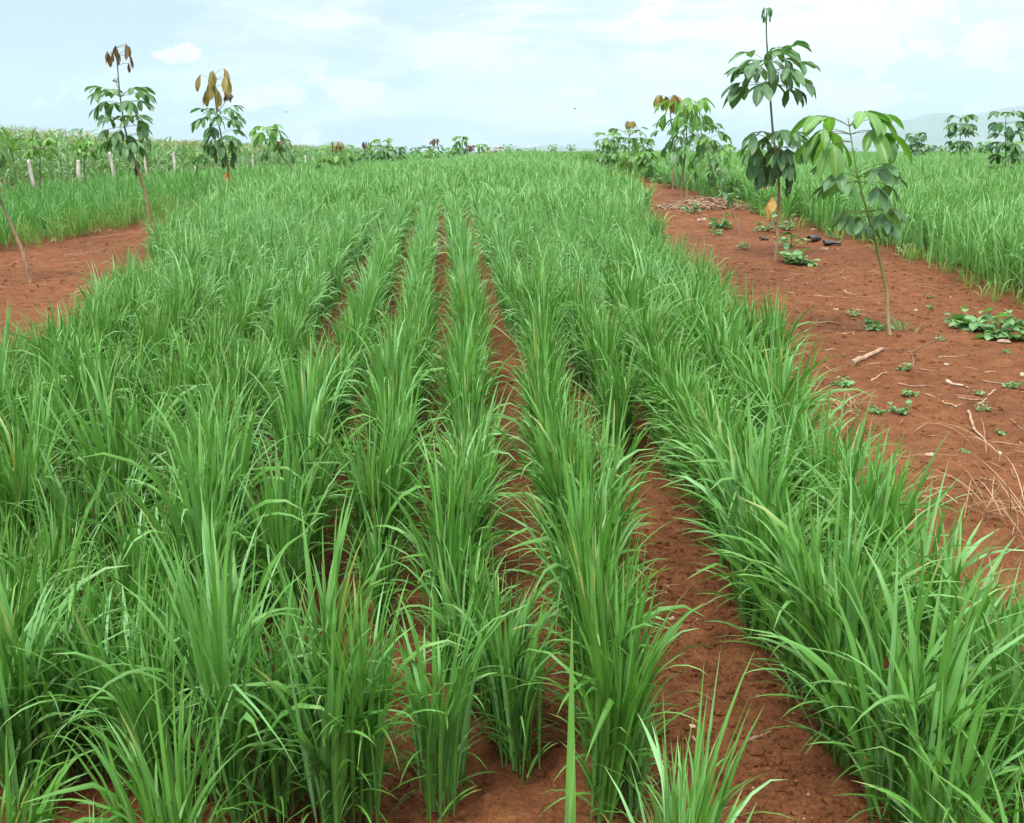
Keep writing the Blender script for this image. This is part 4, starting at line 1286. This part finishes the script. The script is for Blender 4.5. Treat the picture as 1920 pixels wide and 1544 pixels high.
stick(203, 905, 232, 798, 5.5, 'slanting brown stake with a pale broken top among the left rows', M_stick, cat='stake', name='wooden_stake', lift=1, seed=77)

# chips and bark bits: pale flakes
CH = [(1775, 686, 9, 'square pale chip in the middle of the right strip'), (1918, 706, 12, 'pale chip cut by the right picture edge'), (1745, 857, 14, 'cupped pale flake low on the right strip'),
      (1874, 858, 9, 'small pale flake by the sprout near the picture edge'), (1880, 643, 16, 'long pale chip in front of the weed patch'), (1545, 473, 10, 'pale chip in front of the black plastic'),
      (1566, 583, 8, 'pale chip left of the sparse tiny-leaved weed'), (1584, 631, 6, 'small white chip above the pale log'), (1258, 1168, 14, 'white crumpled lump beside the rice in the furrow'),
      (1296, 1370, 12, 'tan flake in the lower wide furrow'), (1270, 852, 8, 'pale chip where the furrow narrows'), (1718, 582, 7, 'white chip near the seedlings of the right field'),
      (1450, 414, 8, 'pale flake behind the tallest sapling'), (1525, 430, 10, 'pale flake behind the black plastic'), (1316, 417, 12, 'pale curl in front of the brush heap'),
      (515, 1508, 9, 'whitish pebble at the bottom of the left furrow')]
for k, (X, Y, s, label) in enumerate(CH):
    rr = np.random.default_rng(700 + k)
    x, y, z = ground_at(X, Y)
    R = s / F * y
    n = 7
    th = np.arange(n) / n * 2 * math.pi
    ro = R * rr.uniform(0.5, 1.0, n)
    ring = np.column_stack([np.cos(th) * ro, np.sin(th) * ro * 0.55, rr.uniform(0, 0.25, n) * R])
    V = np.vstack([ring * [1, 1, 0.2], ring * [0.9, 0.9, 1] + [0, 0, 0.18 * R], [[0, 0, 0.26 * R]], [[0, 0, 0]]])
    g = Geo()
    g.add(V, np.array([[i, (i + 1) % n, n + (i + 1) % n, n + i] for i in range(n)]))
    g.add(V, np.array([[n + i, n + (i + 1) % n, 2 * n] for i in range(n)] + [[(i + 1) % n, i, 2 * n + 1] for i in range(n)]))
    o = link('wood_chip', g.mesh('wood_chip', [M_chip], smooth=False), loc=(x, y, z + 0.003))
    o.rotation_euler = (0, 0, rr.uniform(0, 3))
    tag(o, label, 'chip')

# black plastic scraps: crumpled rolled sheets
for k, (X, Y, Lpx, Rpx, rot, label) in enumerate(((1527, 457, 26, 9, 0.5, 'larger rolled scrap of crumpled black plastic by the tallest sapling'),
                                                  (1560, 462, 30, 7, -0.15, 'flatter torn scrap of black plastic right of the rolled one'),
                                                  (1432, 452, 16, 5, 0.3, 'small black plastic scrap under the creeping weeds'))):
    rr = np.random.default_rng(800 + k)
    x, y, z = ground_at(X, Y)
    L, R = Lpx / F * y, Rpx / F * y
    n, s = 14, 16
    th = np.linspace(0, 1.75 * math.pi, s)
    V = []
    for i in range(n):
        u = i / (n - 1)
        rr_ = R * (0.75 + 0.25 * math.sin(u * 5 + k)) * (1 + rr.normal(0, 0.12, s))
        V.append(np.column_stack([np.full(s, (u - 0.5) * L) + rr.normal(0, 0.03 * L, s), np.cos(th) * rr_, np.maximum(np.sin(th) * rr_ * 0.75 + R * 0.6, 0.0)]))
    V = np.array(V)
    V2 = V * [1, 0.86, 0.9] + [0, 0, 0.002]
    VV = np.concatenate([V.reshape(-1, 3), V2.reshape(-1, 3)])
    ii = (np.arange(n - 1)[:, None] * s + np.arange(s - 1)[None]).ravel()
    Q = np.stack([ii, ii + 1, ii + s + 1, ii + s], -1)
    o = link('plastic_scrap', new_mesh('plastic_scrap', VV, np.concatenate([Q, Q[:, ::-1] + n * s]), M_black), loc=(x, y, z))
    o.rotation_euler = (0, 0, rot)
    tag(o, label, 'plastic scrap')

# brush heap of dry stalks
x, y, z = ground_at(1322, 392)
g = Geo()
rr = np.random.default_rng(61)
for k in range(150):
    L = rr.uniform(0.25, 0.9)
    a = rr.uniform(0, 6.28)
    c = np.array([rr.normal(0, 0.42), rr.normal(0, 0.35), 0])
    hmax = 0.16 * math.exp(-(c[0] / 0.6) ** 2)
    d = np.array([math.cos(a), math.sin(a), 0]) * L / 2
    zc = rr.uniform(0.02, 1) * hmax + 0.02
    P = np.array([c - d + [0, 0, zc * rr.uniform(0.1, 0.8)], c + [0, 0, zc + rr.uniform(0, 0.12)], c + d + [0, 0, zc * rr.uniform(0.1, 0.8)]])
    v, q, a_ = tube(spline(P, 6), rr.uniform(0.006, 0.015), 4)
    g.add(v, q, a_, int(rr.random() < 0.3))
tag(link('brush_heap', g.mesh('brush_heap', [M_stick, M_pale]), loc=(x, y, z - 0.02)), 'low heap of dry brown stalks on the bare strip among the far saplings', 'brush heap')

# clods and crumbs of earth, fallen straw bits: uncountable
def crumbs(name, n, regions, rmin, rmax, m, label, flat=0.7, seed=0):
    rr = np.random.default_rng(seed)
    t_ = (1 + 5 ** 0.5) / 2
    ico = norm(np.array([[-1, t_, 0], [1, t_, 0], [-1, -t_, 0], [1, -t_, 0], [0, -1, t_], [0, 1, t_], [0, -1, -t_], [0, 1, -t_], [t_, 0, -1], [t_, 0, 1], [-t_, 0, -1], [-t_, 0, 1]]))
    fc = np.array([[0, 11, 5], [0, 5, 1], [0, 1, 7], [0, 7, 10], [0, 10, 11], [1, 5, 9], [5, 11, 4], [11, 10, 2], [10, 7, 6], [7, 1, 8], [3, 9, 4], [3, 4, 2], [3, 2, 6], [3, 6, 8],
                   [3, 8, 9], [4, 9, 5], [2, 4, 11], [6, 2, 10], [8, 6, 7], [9, 8, 1]])
    pts = []
    while len(pts) < n:
        (xa, xb, ya, yb) = regions[int(rr.integers(0, len(regions)))]
        y = ya + (yb - ya) * rr.random() ** 1.5
        pts.append((rr.uniform(xa, xb) + ROW_S * y, y))
    P = with_z(pts)
    r = np.exp(rr.uniform(math.log(rmin), math.log(rmax), n))
    V = ico[None] * r[:, None, None] * (1 + rr.normal(0, 0.22, (n, 12, 1)))
    V = V * np.stack([rr.uniform(.8, 1.4, n), rr.uniform(.8, 1.2, n), np.full(n, flat)], -1)[:, None] + P[:, None] + np.array([0, 0, 0.01])
    T = (fc[None] + (np.arange(n) * 12)[:, None, None]).reshape(-1, 3)
    tag(link(name, new_mesh(name, V.reshape(-1, 3), T, m, None, None, False)), label, kind='stuff')


crumbs('soil_clods', 15000, [(-1.5, 1.9, 1.9, 4), (-1.2, 1.5, 1.9, 3.5), (-2.6, 1.9, 2.0, 7), (0.5, 1.1, 2.0, 5), (1.9, 5.4, 4, 12), (1.9, 5.4, 4, 12), (2.4, 5.9, 8, 22), (-6.0, -2.6, 9, 18)], 0.003, 0.022, M_soil, 'small crumbly red soil clods', seed=3)
crumbs('litter', 300, [(1.9, 5.4, 4, 12), (2.4, 5.9, 8, 22), (-5.6, -2.9, 10, 17), (0.5, 1.1, 2.2, 5), (-2, 1.2, 2.2, 4)], 0.0018, 0.005, M_pale, 'scattered pale chips and husks on the red soil', flat=0.3, seed=4)
# straw bits
rr = np.random.default_rng(5)
n = 900
ys = rr.uniform(4.2, 20, n)
cs = np.array([rr.uniform(float(edge(R_EDGE, y)) - 0.1, float(edge(RF_EDGE, y))) for y in ys])
k2 = rr.random(n) < 0.2
ys[k2] = rr.uniform(10, 18, k2.sum())
cs[k2] = np.array([rr.uniform(float(edge(LF_EDGE, y)), float(edge(L_EDGE, y))) for y in ys[k2]])
P = with_z(np.column_stack([cs + ROW_S * ys, ys]))
P[:, 2] += 0.018
v, q, a = blades(rr, P, rr.uniform(0, 6.28, n), rr.uniform(1.4, 1.6, n), rr.uniform(0.05, 0.22, n), rr.normal(0.05, 0.05, n), rr.uniform(0.004, 0.009, n), 4, 2, rr.uniform(0, .9, n), twist=0.2)
tag(link('straw_litter', new_mesh('straw_litter', v, q, M_straw, a)), 'bits of dry straw strewn over the bare strips', kind='stuff')

# ------------------------------------------------------------------ birds
M_bird = bark_mat('bird_feathers', (0.05, 0.045, 0.045), (0.10, 0.09, 0.09), 5)
for k, (X, Y, s, label) in enumerate(((1078, 205, 1.0, 'tiny dark bird in flight, the higher of the close pair above the crest'), (1069, 223, 1.1, 'tiny dark bird in flight, the lower of the close pair above the crest'),
                                      (537, 211, 0.9, 'tiny dark bird in flight alone in the left sky'))):
    y = 120
    c = at_depth(X, Y, y)
    g = Geo()
    P = np.array([[-0.13, 0, 0], [-0.07, 0, 0.01], [0, 0, 0.012], [0.07, 0, 0.01], [0.10, 0, 0.02], [0.14, 0, 0.01]]) * s
    g.add(*tube(P, np.array([0.004, 0.028, 0.04, 0.03, 0.022, 0.003]) * s, 8))
    o = link('bird', g.mesh('bird', [M_bird]), loc=tuple(c))
    o.rotation_euler = (0, 0, 0.5 + k)
    tag(o, label, 'bird')
    for sg in (-1, 1):
        S = 6
        t_ = np.linspace(0, 1, S)
        ch = 0.09 * (1 - 0.75 * t_ ** 1.5) * s
        yy = sg * 0.30 * t_ * s
        zz = (0.10 * np.sin(t_ * 2.2) + 0.02) * s
        up = np.column_stack([-0.02 * t_, yy, zz + 0.006])
        a_, b_ = up + np.column_stack([ch / 2, 0 * t_, 0 * t_]), up - np.column_stack([ch / 2 + 0.05 * t_, 0 * t_, 0 * t_])
        V = np.concatenate([a_, b_, a_ - [0, 0, 0.008], b_ - [0, 0, 0.008]])
        Q = []
        for i in range(S - 1):
            for A0, B0 in ((0, S), (S, 3 * S), (3 * S, 2 * S), (2 * S, 0)):
                Q.append([A0 + i, A0 + i + 1, B0 + i + 1, B0 + i])
        g = Geo()
        g.add(V, np.array(Q))
        link('wing', g.mesh('wing', [M_bird]), o)

# ------------------------------------------------------------------ haze
bx, by0, by1, bz0, bz1 = 11500, -11200, 11500, -9, 720
V = [(-bx, by0, bz0), (bx, by0, bz0), (bx, by1, bz0), (-bx, by1, bz0), (-bx, by0, bz1), (bx, by0, bz1), (bx, by1, bz1), (-bx, by1, bz1)]
Q = [[0, 3, 2, 1], [4, 5, 6, 7], [0, 1, 5, 4], [1, 2, 6, 5], [2, 3, 7, 6], [3, 0, 4, 7]]
m, t = mat('haze')
vol = t.n('ShaderNodeVolumePrincipled', {'Color': (0.52, 0.63, 0.75, 1), 'Density': 0.00014, 'Anisotropy': 0.0})
t.n('ShaderNodeOutputMaterial', {'Volume': vol.outputs[0]})
tag(link('haze', new_mesh('haze', V, np.array(Q), m, smooth=False)), kind='stuff')
